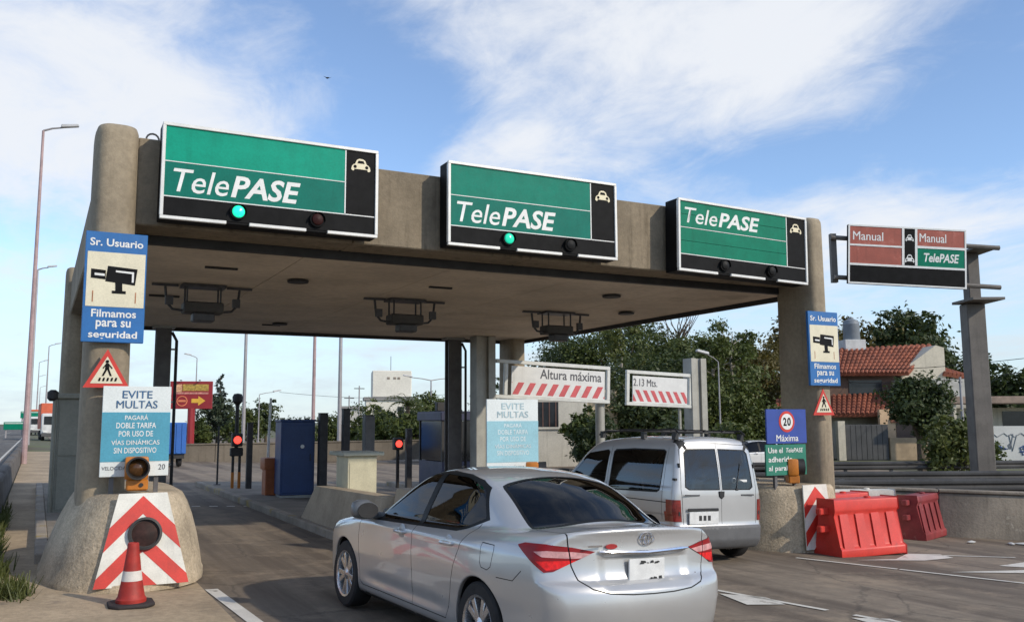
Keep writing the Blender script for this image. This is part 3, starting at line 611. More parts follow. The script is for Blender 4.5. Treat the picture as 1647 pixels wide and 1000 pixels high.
def signal(label, x, y, zl, ball=None, twin=True):
    t = thing('traffic_signal', label, 'traffic signal', (x, y, gz(x)+.12), 0, 'red lane exit signals')
    h = zl-gz(x)-.12
    if twin:
        for s in (-.085, .085):
            MB().tube([(s, 0, .42), (s, 0, h-.2)], .036, 8).build('post', blk, t); MB().tube([(s, 0, 0), (s, 0, .42)], .04, 8).build('painted_foot', org, t)
    else: MB().tube([(0, 0, 0), (0, 0, h-.15)], .05, 8).build('post', blk, t)
    bx('head', blk, t, -.135, .135, -.1, .1, h-.17, h+.17, bevel=.02)
    MB().lathe([(.1, 0), (.085, -.03), (.04, -.045), (0, -.048)], 20, (0, -.1, h), 'y').build('lens', redlamp, t)
    vs = []; fs = []
    if ball: MB().tube([(0, .06, h-.2), (0, .06, ball-.14)], .05, 8).build('upper_post', blk, t); MB().lathe([(.05, -.22), (.07, -.16), (.13, -.1), (.14, .02), (.1, .1), (0, .12)], 16, (0, .06, ball)).build('top_lamp', blk, t)
    if twin: bx('rear_box', blk, t, -.16, .16, -.06, .1, h-.42, h-.2, bevel=.02)
signal('red lit signal on twin orange-footed posts with round lamp on top', 4.66, 24.5, 1.24, ball=2.35)
signal('red lit signal on a single black post, seen over the sedan bonnet'.replace(', seen over the sedan bonnet', ' beyond the cream pedestal'), 9.13, 24.5, 1.07, twin=False)
def bollard(label, x, y, zt, w=.15, mat=None, name='steel_post'):
    t = thing(name, label, 'post', (x, y, gz(x)+.1), 0, 'dark posts on the islands')
    h = zt-gz(x)-.1
    bx('shaft', mat or blk, t, -w/2, w/2, -w/2, w/2, .02, h, bevel=.012); bx('foot_plate', dsteel, t, -w*.9, w*.9, -w*.9, w*.9, 0, .02); bx('cap', dsteel, t, -w*.53, w*.53, -w*.53, w*.53, h, h+.015)
pdk = pm('post_dark', (.035, .032, .034), .55, var=.3, scale=5)
bollard('square dark post beside the twin-post red signal', 4.97, 24.4, 1.68, .14, pdk)
bollard('square dark post behind the blue cabinet, beside the cream pedestal', 5.9, 20.8, 1.89, .19, pdk)
bollard('square dark post standing behind the cream pedestal', 6.2, 20.0, 1.98, .16, pdk)
bollard('thick grey post with flat top behind the cream pedestal', 6.2, 18.4, 1.82, .21, gpost)
bollard('square dark post beside the single-post red signal', 9.42, 24.4, 1.48, .16, pdk)
t = thing('thin_post', 'thin dark pole at the far end of the island', 'post', (4.45, 26, gz(4.45)+.12)); MB().tube([(0, 0, 0), (0, 0, 1.6)], .025, 8).build('shaft', blk, t); bx('base', dsteel, t, -.08, .08, -.08, .08, 0, .03)
def hpost(label, x, y, zt, w=.34, mat=None, cap=True, zb=None):
    t = thing('steel_column', label, 'steel column', (x, y, gz(x) if zb is None else zb), 0, 'steel columns by the canopy')
    h = zt-(gz(x) if zb is None else zb); d = .26
    bx('flange', mat, t, -w/2, w/2, -d/2, -d/2+.03, .03, h); bx('flange', mat, t, -w/2, w/2, d/2-.03, d/2, .03, h); bx('web', mat, t, -.02, .02, -d/2+.031, d/2-.031, .03, h); bx('base_plate', dsteel, t, -w*.75, w*.75, -d, d, 0, .03)
    if cap: bx('cap_plate', steel, t, -w*.72, w*.72, -d*.7, d*.7, h, h+.15, bevel=.01)
    MB().tube([(w/2+.11, -d/2, .1), (w/2+.11, -d/2, h-.28), (w/2, -d/2, h-.08)], .035, 8).build('conduit', blk, t)
    for q in (.8, 2.2, 3.4):
        if q < h: bx('clip', steel, t, w/2, w/2+.12, -d/2-.02, -d/2+.02, q, q+.04)
    return t
hpost('dark steel column under the canopy rear edge, behind the teal notice', 2.47, 22.02, 3.84, .33, gpost)
hpost('dark steel column under the canopy rear edge beside the navy booth', 9.74, 22.0, 3.84, .38, gpost)
# height gate
galv = pm('galvanised_beige', (.36, .35, .31), .55, metal=.2, var=.12, scale=2, streak=.3)
def gatepost(label, x, y, zt):
    t = thing('gate_post', label, 'gate post', (x, y, gz(x)), 0, 'posts of the height gate'); h = zt-gz(x); w = .55
    bx('flange', galv, t, -w/2, -w/2+.17, -.2, .2, .03, h); bx('flange', galv, t, w/2-.2, w/2, -.2, .2, .03, h); bx('web', galv, t, -w/2+.172, w/2-.202, -.12, .2, .03, h-.01); bx('base_plate', dsteel, t, -w*.7, w*.7, -.35, .35, 0, .03)
gatepost('wide galvanised gate post beside the faded teal notice', 10.25, 21.25, 3.89); gatepost('wide galvanised gate post beside the 2.13 Mts board', 17.2, 21.2, 3.5)
fr = pm('board_frame', (.62, .62, .58), .45, metal=.15, var=.1, scale=4)
bred = pm('board_red', (.58, .09, .10), .5, var=.12, scale=4)
def height_board(label, x, y, z, w, h, rz, lean, words, bank=0, arm=0):
    t = thing('height_board', label, 'height sign', (x, y, z), rz, 'boards of the height gate'); t.rotation_euler = (0, bank, rz); f = .10
    bx('frame_bar', fr, t, -arm, w, -.05, .05, h-f, h, bevel=.01); bx('frame_bar', fr, t, -arm, w, -.05, .05, 0, f, bevel=.01); bx('frame_bar', fr, t, 0, f, -.049, .049, f, h-f, bevel=.01); bx('frame_bar', fr, t, w-f, w, -.049, .049, f, h-f, bevel=.01)
    bx('panel', whitep, t, f+.12, w-f-.06, -.02, .01, f+.0, h-f-.05)
    P0 = f+.13; P1 = w-f-.07; q = [(P0, f+.03), (P1, f+.03), (P1, f+.35), (P0, f+.35)]; n = 8 if w > 3 else 7; st = (P1-P0)/n*.98
    for k in range(-1, n+1):
        a = P0+st*k; p = [(a, f), (a+st*.5, f), (a+st*.5+lean, f+.4), (a+lean, f+.4)]; c_ = clip_poly(p, q)
        if len(c_) > 2: MB().prism(c_, -.025, -.0205).build('red_stripe', bred, t, smooth=0)
    tw, th, tx = words[1], words[2], words[3]; text(words[0], tw, th, pm('board_text', (.08, .08, .09), .5), t, tx, -.022, h*.56, bold=.015)
    return t
height_board('white Altura máxima board with red slanted stripes', 10.82, 21.2, 2.28, 3.25, 1.03, R(-2), .22, ('Altura máxima', 1.92, .26, 1.06), R(2.2), arm=.25)
height_board('white 2.13 Mts board with red slanted stripes', 14.70, 21.2, 2.12, 2.24, 1.0, R(-3), -.22, ('2.13 Mts.', .80, .21, .24), R(2.2))
t = thing('pipe_post', 'pale pipe post under the free end of the Altura máxima board', 'post', (13.9, 21.3, gz(13.9))); MB().tube([(0, 0, 0), (0, 0, 2.16-gz(13.9))], .13, 12).build('shaft', galv, t); bx('base_plate', dsteel, t, -.2, .2, -.2, .2, 0, .02)
t = thing('pipe_post', 'thin pale pipe post under the 2.13 Mts board', 'post', (16.6, 21.2, gz(16.6))); MB().tube([(0, 0, 0), (0, 0, 2.04-gz(16.6))], .045, 8).build('shaft', galv, t); bx('base_plate', dsteel, t, -.12, .12, -.12, .12, 0, .02)
# toll booth
t = thing('toll_booth', 'navy toll booth with dark windows behind the sedan roof'.replace(' behind the sedan roof', ' on the far island'), 'booth', (11.2, 25.6, gz(11.2)+.12)); nv = pm('booth_navy', (.03, .035, .08), .5, var=.15, scale=2)
bkg = pm('booth_glass', (.012, .013, .016), .12, var=.3)
bx('base', nv, t, -.62, .62, -.9, .9, 0, .75); bx('fascia', nv, t, -.68, .68, -.96, .96, 1.95, 2.2, bevel=.02)
for sx in (-.59, 0, .59):
    for sy in (-.87, .87): bx('corner_post', blk, t, sx-.035, sx+.035, sy-.035, sy+.035, .75, 1.95)
for a in (-.55, .04): bx('pane', bkg, t, a, a+.51, -.885, -.87, .77, 1.94); bx('pane', bkg, t, a, a+.51, .87, .885, .77, 1.94)
for s in (-.6, .59): bx('pane', bkg, t, s, s+.015, -.83, .83, .77, 1.94)
bx('roof', nv, t, -.66, .66, -.94, .94, 2.2, 2.23); bx('roof_lamp', blk, t, -.65, -.4, -.6, -.4, 2.23, 2.5, bevel=.02)
# metal equipment hut beside the footway pillar
t = thing('metal_locker', 'grey-green sheet metal locker behind the footway pillar', 'locker', (.72, 18.4, gz(.7)+.12)); lk = pm('locker_grey', (.26, .25, .20), .6, var=.12, scale=1.5, streak=.35)
bx('body', lk, t, -.42, .42, -.4, 1.2, 0, 2.0, bevel=.015); bx('door', lk, t, -.38, .38, -.415, -.401, 1.0, 1.9, bevel=.006); bx('door', lk, t, -.38, .38, -.415, -.401, .06, .97, bevel=.006); bx('roof', lk, t, -.47, .47, -.46, 1.25, 2.0, 2.1, bevel=.02); MB().lathe([(.05, -.1), (.09, -.05), (.09, .06), (.04, .1)], 12, (-.5, -.42, 2.06)).build('lamp', blk, t); MB().tube([(-.46, -.43, 0), (-.46, -.43, 2.0)], .035, 8).build('corner_tube', lk, t)
# overhead gantry with red manual board
t = thing('sign_gantry', 'grey mast with bracket arms carrying the red Manual board', 'gantry', (26.55, 18.7, gz(26))); gm = pm('gantry_grey', (.13, .115, .10), .6, var=.2, scale=1.5, streak=.5)
rz = R(-27); t.rotation_euler = (0, 0, rz); ZG = -gz(26)
bx('mast', gm, t, -.3, .3, -.25, .25, 0, 5.35+ZG, bevel=.03); bx('head_plate', gm, t, -.5, .5, -1.05, .3, 5.37+ZG, 5.45+ZG); bx('upper_mast', gm, t, -.16, .22, -.2, .2, 5.451+ZG, 7.0+ZG, bevel=.02); bx('top_plate', gm, t, -.3, .45, -1.05, .25, 7.0+ZG, 7.07+ZG)
MB().tube([(.1, .1, 5.5+ZG), (-.5, -.1, 7.0+ZG)], .05, 6).build('brace', steel, t); MB().tube([(-4.85, -1.0, 7.36+ZG), (.45, -1.0, 7.0+ZG)], .075, 8).build('arm', gm, t); MB().tube([(-4.8, -1.0, 6.1+ZG), (.4, -1.0, 5.75+ZG)], .075, 8).build('arm', gm, t); bx('end_post', gm, t, -4.82, -4.64, -.92, -.75, 5.95+ZG, 7.5+ZG)
sr_ = pm('manual_red', (.36, .085, .055), .6, var=.12, scale=2, streak=.35, blotch=((.45, .16, .12), 2, .55, .7))
t = thing('manual_sign', 'red Manual board with green TelePASE field on the grey mast', 'lane sign', (22.0, 19.62, 5.87), R(-27)); w, h = 3.68, 1.86; t.rotation_euler = (0, R(3.2), R(-27))
bx('cabinet', sgblk, t, 0, w, 0, .12, 0, h, bevel=.01); y0 = -.004; f = .05
bx('lower_panel', sgblk, t, f, w-f, y0-.004, y0, f, h*.31, smooth=0); bx('symbol_panel', sgblk, t, w*.475, w*.565, y0-.004, y0, h*.345, h-f, smooth=0)
bx('red_field', sr_, t, f, w*.455, y0-.004, y0, h*.67, h-f, smooth=0); bx('red_field', sr_, t, f, w*.455, y0-.004, y0, h*.345, h*.64, smooth=0); bx('red_field', sr_, t, w*.585, w-f, y0-.004, y0, h*.69, h-f, smooth=0); bx('green_field', grnC, t, w*.585, w-f, y0-.004, y0, h*.345, h*.65, smooth=0)
for a in ((0, w, h-f, h), (0, w, 0, f), (0, w, h*.31, h*.345), (f, w*.455, h*.64, h*.67), (w*.585, w-f, h*.65, h*.69)): bx('frame_bar', sgwhite, t, a[0], a[1], y0-.02, y0-.005, a[2], a[3], smooth=0)
for a in ((0, f), (w-f, w), (w*.455, w*.475), (w*.565, w*.585)): bx('frame_bar', sgwhite, t, a[0], a[1], y0-.018, y0-.006, h*.35 if 0 < a[0] < w-f-.01 else f+.001, h-f-.001, smooth=0)
text('Manual', w*.255, .27, sgwhite, t, f+.1, -.011, h*.74, bold=.01); text('Manual', w*.225, .27, sgwhite, t, w*.605, -.011, h*.76, bold=.01); text('TelePASE', w*.30, .28, sgwhite, t, w*.64, -.011, h*.425, shear=.2, bold=.025)
icon(t, w*.52, h*.76, .26, .22, -.009, sgwhite); icon(t, w*.52, h*.40, .30, .26, -.009, sgwhite, 'truck_symbol')
# right hand wall, guard rails
t = thing('low_wall', 'stained low concrete wall behind the faded red barrier', 'wall', (12.2, 14.6, gz(13)-.1)); wm = pm('stained_concrete', (.25, .215, .17), .95, var=.2, scale=1.2, bump=.6, bscale=25, streak=.8, blotch=((.40, .37, .31), 2.2, .6, .72))
dv = Vector((17.6-12.2, 9.3-14.6)); Lw = dv.length+7; t.rotation_euler = (0, R(1.2), math.atan2(dv.y, dv.x))
for k in range(7):
    a = Lw*k/7; m = MB(); m.prism([(-.2, -.3), (.12, -.3), (.06, .90), (-.06, .92), (-.12, .90)], a+.006, a+Lw/7-.006, 'yz'); m.build('wall_block', wm, t, bevel=.02)
    bx('coping', wm, t, a+.006, a+Lw/7-.006, -.15, .09, .921, .98, bevel=.015)
rail = pm('rail_steel', (.07, .068, .066), .5, metal=.4, var=.2, scale=1, streak=.4)
def guard(label, p, q, z0, n=9):
    d = Vector(q)-Vector(p); L = d.length; t = thing('guard_rail', label, 'guard rail', (p[0], p[1], z0), math.atan2(d.y, d.x), 'guard rails beyond the low wall')
    w = [(0, .45), (-.05, .5), (-.05, .55), (-.01, .6), (-.05, .65), (-.05, .7), (0, .75), (.02, .75), (-.02, .7), (-.02, .65), (.02, .6), (-.02, .55), (-.02, .5), (.02, .45)]
    MB().prism(w, 0, L, 'yz').build('rail', rail, t)
    for k in range(n): bx('post', rail, t, L*k/n+.1, L*k/n+.2, .02, .12, 0, .75)
guard('dark steel guard rail directly behind the low concrete wall', (13.6, 16.9), (27, 10.2), -.45); guard('dark steel guard rail in front of the bushes and grey mast', (16.0, 21.2), (32, 13.2), -.55, 11); guard('dark steel guard rail by the street before the tiled house', (20, 27), (42, 17), -.6, 14)
# ================================================================ vehicles
def pchip(pts):
    pts = sorted(pts); x = np.array([p[0] for p in pts], float); y = np.array([p[1] for p in pts], float)
    h = np.diff(x); d = np.diff(y)/h; m = np.zeros(len(x)); m[0], m[-1] = d[0], d[-1]
    for i in range(1, len(x)-1):
        if d[i-1]*d[i] > 0:
            w1, w2 = 2*h[i]+h[i-1], h[i]+2*h[i-1]; m[i] = (w1+w2)/(w1/d[i-1]+w2/d[i])
    def f(q):
        q = np.clip(q, x[0], x[-1]); i = np.clip(np.searchsorted(x, q)-1, 0, len(x)-2); t = (q-x[i])/h[i]
        return (1+2*t)*(1-t)**2*y[i]+t*(1-t)**2*h[i]*m[i]+t*t*(3-2*t)*y[i+1]+t*t*(t-1)*h[i]*m[i+1]
    return f
def smax(a, b, k):
    h = np.maximum(k-np.abs(a-b), 0)/k; return np.maximum(a, b)+h*h*k*.25
def smin(a, b, k): return -smax(-a, -b, k)
class Shell:
    """half of a car body (y >= 0), sampled on an implicit surface, cut into named regions"""
    def __init__(s, f, spine, NA=120, NX=150, NB=44):
        s.f = f; x0, x1, zs = spine; D = []; O = []
        for b in np.linspace(-math.pi/2, 0, NB, endpoint=False): D.append((math.sin(b), math.cos(b))); O.append(x0)
        for x in np.linspace(x0, x1, NX): D.append((0, 1)); O.append(x)
        for b in np.linspace(0, math.pi/2, NB+1)[1:]: D.append((math.sin(b), math.cos(b))); O.append(x1)
        D = np.array(D); O = np.array(O); A = np.linspace(0, math.pi, NA+1)
        dx = np.repeat(D[:, 0], NA+1); dc = np.repeat(D[:, 1], NA+1); a = np.tile(A, len(O)); o = np.repeat(O, NA+1)
        d = np.stack([dx, dc*np.sin(a), -dc*np.cos(a)], 1); org = np.stack([o, np.zeros_like(o), np.full_like(o, zs)], 1)
        lo = np.zeros(len(o)); hi = np.full(len(o), 0.); done = np.zeros(len(o), bool)
        for t in np.linspace(.05, 2.6, 52):
            v = f(org+d*t) > 0; nw = v & ~done; hi[nw] = t; lo[nw] = t-.05; done |= v
        for _ in range(16):
            mid = (lo+hi)/2; v = f(org+d*mid[:, None]) > 0; hi = np.where(v, mid, hi); lo = np.where(v, lo, mid)
        P = org+d*hi[:, None]; P[:, 1] = np.maximum(P[:, 1], 0)
        n = NA+1; bm = bmesh.new(); s.bm = bm; s.lay = bm.faces.layers.int.new('part')
        vs = []
        for i in range(len(O)):
            row = []
            for k in range(n):
                p = P[i*n+k]; 
                if k in (0, NA): p[1] = 0
                row.append(bm.verts.new(p))
            vs.append(row)
        for i in range(len(O)-1):
            for k in range(NA): bm.faces.new((vs[i][k], vs[i][k+1], vs[i+1][k+1], vs[i+1][k]))
        bmesh.ops.remove_doubles(bm, verts=bm.verts, dist=1e-5); bm.faces.ensure_lookup_table()
        s.names = ['body']
    def pid(s, n):
        if n not in s.names: s.names.append(n)
        return s.names.index(n)
    def cut(s, name, U, V, poly, cond=None, only=None):
        """cut the outline poly (in the U,V plane) into the shell and give the faces inside it the name"""
        U = Vector(U); V = Vector(V); us = [p[0] for p in poly]; vs = [p[1] for p in poly]; e = .06
        lim = (min(us)-e, max(us)+e, min(vs)-e, max(vs)+e); bm = s.bm; lay = s.lay
        ok = lambda c: lim[0] < c.dot(U) < lim[1] and lim[2] < c.dot(V) < lim[3] and (cond is None or cond(c))
        faces = [f for f in bm.faces if ok(f.calc_center_median())]
        ar = sum(poly[i][0]*poly[(i+1) % len(poly)][1]-poly[(i+1) % len(poly)][0]*poly[i][1] for i in range(len(poly)))
        if ar < 0: poly = poly[::-1]
        for i in range(len(poly)):
            a, b = poly[i], poly[(i+1) % len(poly)]; du, dv_ = b[0]-a[0], b[1]-a[1]; L = math.hypot(du, dv_)
            if L < 1e-9: continue
            nrm = U*(dv_/L)-V*(du/L); co = U*a[0]+V*a[1]
            geom = set(faces)
            for f in faces: geom.update(f.edges); geom.update(f.verts)
            r_ = bmesh.ops.bisect_plane(bm, geom=list(geom), dist=1e-5, plane_co=co, plane_no=nrm)
            faces = [g for g in r_['geom'] if isinstance(g, bmesh.types.BMFace)]
        k = s.pid(name)
        for f in faces:
            if not f.is_valid: continue
            c = f.calc_center_median(); u, v = c.dot(U), c.dot(V)
            if cond and not cond(c): continue
            inside = all((poly[(i+1) % len(poly)][0]-poly[i][0])*(v-poly[i][1])-(poly[(i+1) % len(poly)][1]-poly[i][1])*(u-poly[i][0]) > -1e-7 for i in range(len(poly)))
            if inside and (only is None or s.names[f[lay]] in only): f[lay] = k
    def groove(s, name, U, V, line, w=.007, cond=None, only=None):
        for a, b in zip(line[:-1], line[1:]):
            d = Vector((b[0]-a[0], b[1]-a[1])); d.normalize(); n = Vector((-d.y, d.x))*w/2; e = d*w*.4
            s.cut(name, U, V, [(a[0]-n.x-e.x, a[1]-n.y-e.y), (b[0]-n.x+e.x, b[1]-n.y+e.y), (b[0]+n.x+e.x, b[1]+n.y+e.y), (a[0]+n.x-e.x, a[1]+n.y-e.y)], cond, only)
    def mark(s, name, cond, only=None):
        k = s.pid(name)
        for f in s.bm.faces:
            if (only is None or s.names[f[s.lay]] in only) and cond(f.calc_center_median(), f): f[s.lay] = k
    def finish(s):
        bm = s.bm; bm.verts.index_update(); s.co = np.array([v.co[:] for v in bm.verts]); e = 1e-4; g = []
        for k in range(3):
            d = np.zeros(3); d[k] = e; g.append(s.f(s.co+d)-s.f(s.co-d))
        g = np.stack(g, 1); s.nrm = g/np.maximum(np.linalg.norm(g, axis=1, keepdims=True), 1e-9); s.nrm[np.abs(s.co[:, 1]) < 1e-6, 1] = 0
        s.nrm /= np.maximum(np.linalg.norm(s.nrm, axis=1, keepdims=True), 1e-9)
        s.faces = {}
        for f in bm.faces: s.faces.setdefault(f[s.lay], []).append([v.index for v in f.verts])
    def part(s, oname, names, mat, parent, side='both', off=0.0, thick=0):
        ids = [s.names.index(n) for n in names if n in s.names]; fl = [f for i in ids for f in s.faces.get(i, [])]
        if not fl: return None
        idx = sorted({i for f in fl for i in f}); mp = {j: i for i, j in enumerate(idx)}; co = s.co[idx]+s.nrm[idx]*off; nr = s.nrm[idx]
        V = []; Nn = []; F = []
        if side in ('both', 'left'): V += co.tolist(); Nn += nr.tolist(); F += [[mp[i] for i in f][::-1] for f in fl]
        if side in ('both', 'right'):
            k0 = len(V); m2 = {}
            for i in range(len(idx)):
                if side == 'both' and abs(co[i][1]) < 1e-6: m2[i] = i
                else: m2[i] = len(V); V.append([co[i][0], -co[i][1], co[i][2]]); Nn.append([nr[i][0], -nr[i][1], nr[i][2]])
            F += [[m2[mp[i]] for i in f] for f in fl]
        me = bpy.data.meshes.new(oname); me.from_pydata(V, [], F); me.materials.append(mat); me.update()
        # orient like the surface normals
        bm = bmesh.new(); bm.from_mesh(me); bm.faces.ensure_lookup_table()
        bm.normal_update()
        fl_ = [f for f in bm.faces if f.normal.dot(Vector(Nn[f.verts[0].index])) < 0]
        if fl_: bmesh.ops.reverse_faces(bm, faces=fl_)
        bm.to_mesh(me); bm.free(); me.polygons.foreach_set('use_smooth', [True]*len(me.polygons)); me.update()
        if len(me.vertices) == len(Nn): me.normals_split_custom_set_from_vertices(Nn)
        return linkmesh(oname, me, parent)
XZ = ((1, 0, 0), (0, 0, 1)); YZ = ((0, 1, 0), (0, 0, 1)); XY = ((1, 0, 0), (0, 1, 0))
def vehicle_place(t, x, y, delta):
    F = Vector((math.sin(delta), math.cos(delta), 0)); n = Vector((SLOPE, 0, 1)).normalized(); F = (F-n*F.dot(n)).normalized(); Lf = n.cross(F)
    t.rotation_euler = Matrix(((F.x, Lf.x, n.x), (F.y, Lf.y, n.y), (F.z, Lf.z, n.z))).to_euler(); t.location = (x, y, gz(x)+.009)
tyrem = pm('tyre_rubber', (.018, .017, .017), .8, var=.3, scale=8, bump=.2, bscale=60); alloy = pm('alloy', (.62, .62, .63), .28, metal=.9, var=.06, scale=5); discm = pm('brake_disc', (.12, .11, .10), .4, metal=.7)
darkplastic = pm('dark_plastic', (.02, .02, .021), .5, var=.2, scale=8); interior = pm('cabin_fabric', (.10, .10, .105), .85, var=.15, scale=6); seatm = pm('seat_cloth', (.22, .22, .235), .85, var=.12, scale=6)
chrome = pm('chrome', (.8, .8, .82), .12, metal=1.0, var=.02)
WHEEL_CACHE = {}
def wheel(t, x, y, r, style, w=.205):
    side = 1 if y > 0 else -1
    if style not in WHEEL_CACHE:
        ty = MB(); rr = r*.665
        ty.lathe([(rr, -w*.44), (rr*1.04, -w*.5), (r*.93, -w*.5), (r*.985, -w*.42), (r, -w*.3), (r, w*.3), (r*.985, w*.42), (r*.93, w*.5), (rr*1.04, w*.5), (rr, w*.44)], 48, axis='y', closed=True)
        rm = MB(); rm.lathe([(rr*1.0, -w*.46), (rr*.98, w*.44), (rr*1.045, w*.49), (rr*1.04, w*.505), (rr*.955, w*.47), (rr*.93, w*.36), (rr*.93, -w*.46)], 48, axis='y', closed=True)
        dk = MB(); dk.lathe([(.0, w*.02), (r*.44, w*.02), (r*.44, w*-.06), (0, -w*.06)], 32, axis='y'); dk.lathe([(rr*.93, -w*.3), (0, -w*.32)], 32, axis='y')
        sp = MB()
        n = 5 if style == 'twin' else 6
        for k in range(n):
            a0 = 2*math.pi*k/n+.3
            for ofs in ((-.13, .13) if style == 'twin' else (0,)):
                hw0, hw1 = (.021, .027) if style == 'twin' else (.05, .07)
                pa = [(r*.10, a0+ofs*.6), (rr*.95, a0+ofs*(1.75 if style == 'twin' else 1))]
                vs = []
                for (q, a), hw_, yy in ((pa[0], hw0, w*.40), (pa[1], hw1, w*.43)):
                    c_, s_ = math.cos(a), math.sin(a); tx, tz = -s_, c_
                    for e, dy in ((-1, 0), (1, 0), (1.2, -.05), (-1.2, -.05)): vs.append((q*c_+tx*hw_*e, yy+dy, q*s_+tz*hw_*e))
                sp.add(vs, [(0, 1, 5, 4), (1, 2, 6, 5), (2, 3, 7, 6), (3, 0, 4, 7), (0, 3, 2, 1), (4, 5, 6, 7)])
        hb = MB(); hb.lathe([(0, w*.47), (r*.085, w*.465), (r*.11, w*.44), (r*.19, w*.40), (r*.2, w*.3)], 24, axis='y')
        WHEEL_CACHE[style] = (ty.mesh('tyre', tyrem, smooth=30), rm.mesh('rim', alloy, smooth=40), dk.mesh('brake_disc', discm), sp.mesh('spokes', alloy if style != 'steel' else steel, bevel=.004), hb.mesh('hub', alloy))
    o = bpy.data.objects.new('wheel', None); C.objects.link(o); o.parent = t; o.location = (x, y, r); o.rotation_euler = (0, .4*x, 0 if side > 0 else math.pi); o.empty_display_size = .1
    for nm, me in zip(('tyre', 'rim', 'brake_disc', 'spokes', 'hub'), WHEEL_CACHE[style]): linkmesh(nm, me, o)
def arch(t, sh, cx, cz, r, zb, y_in=.5):
    """dark lined wheel housing with a lip, left and right"""
    a0 = math.asin(max(-1, (zb-cz)/r)); A = np.linspace(a0, math.pi-a0, 33); xs = cx+r*np.cos(A); zs_ = cz+r*np.sin(A)
    lo = np.full(33, .3); hi = np.full(33, 1.3)
    for _ in range(30):
        mid = (lo+hi)/2; v = sh.f(np.stack([xs, mid, zs_], 1)) > 0; hi = np.where(v, mid, hi); lo = np.where(v, lo, mid)
    for s in (1, -1):
        m = MB(); vs = []
        for i in range(33):
            k1 = 1.0
            for rr, yy in ((1.0, hi[i]), (.975, hi[i]-.004), (.97, hi[i]-.03), (1.02, hi[i]-.06), (1.04, y_in)): vs.append((cx+(xs[i]-cx)*rr, s*yy, cz+(zs_[i]-cz)*rr))
        fs = [(5*i+k, 5*i+k+1, 5*i+6+k, 5*i+5+k) for i in range(32) for k in range(4)]
        mi = [0 if k < 2 else 1 for i in range(32) for k in range(4)]
        m.add(vs, fs); m.m = mi; m.add([(cx, s*y_in, cz)]+[(cx+(xs[i]-cx)*1.04, s*y_in, cz+(zs_[i]-cz)*1.04) for i in range(33)], [(0, i+1, i+2) for i in range(32)], 1)
        m.build('wheel_arch', [sh.paint, darkplastic], t, smooth=60)
def paintmat(name, col, metal=.55, rough=.32):
    m = pm(name, col, rough, metal=metal, var=.02, scale=2, coat=1.0, fine=0); return m
def seat(t, x, y, z, w=.50, h=.62, mat=None):
    mat = mat or seatm; m = MB(); m.box(x-.22, x+.28, y-w/2, y+w/2, z, z+.16); s_ = m.build('seat', mat, t, bevel=.05, seg=2)
    m = MB(); m.add([(x-.32, y-w/2, z+.08), (x-.18, y-w/2, z+.08), (x-.18, y+w/2, z+.08), (x-.32, y+w/2, z+.08), (x-.5, y-w*.42, z+h), (x-.4, y-w*.42, z+h), (x-.4, y+w*.42, z+h), (x-.5, y+w*.42, z+h)], [(0, 3, 2, 1), (4, 5, 6, 7), (0, 1, 5, 4), (1, 2, 6, 5), (2, 3, 7, 6), (3, 0, 4, 7)]); b_ = m.build('seat_back', mat, t, bevel=.04, seg=2)
    bx('headrest', mat, b_, x-.54, x-.43, y-.13, y+.13, z+h+.03, z+h+.21, bevel=.04, seg=2); MB().tube([(x-.47, y-.06, z+h-.03), (x-.485, y-.06, z+h+.06)], .008, 6).build('headrest_pin', chrome, b_)
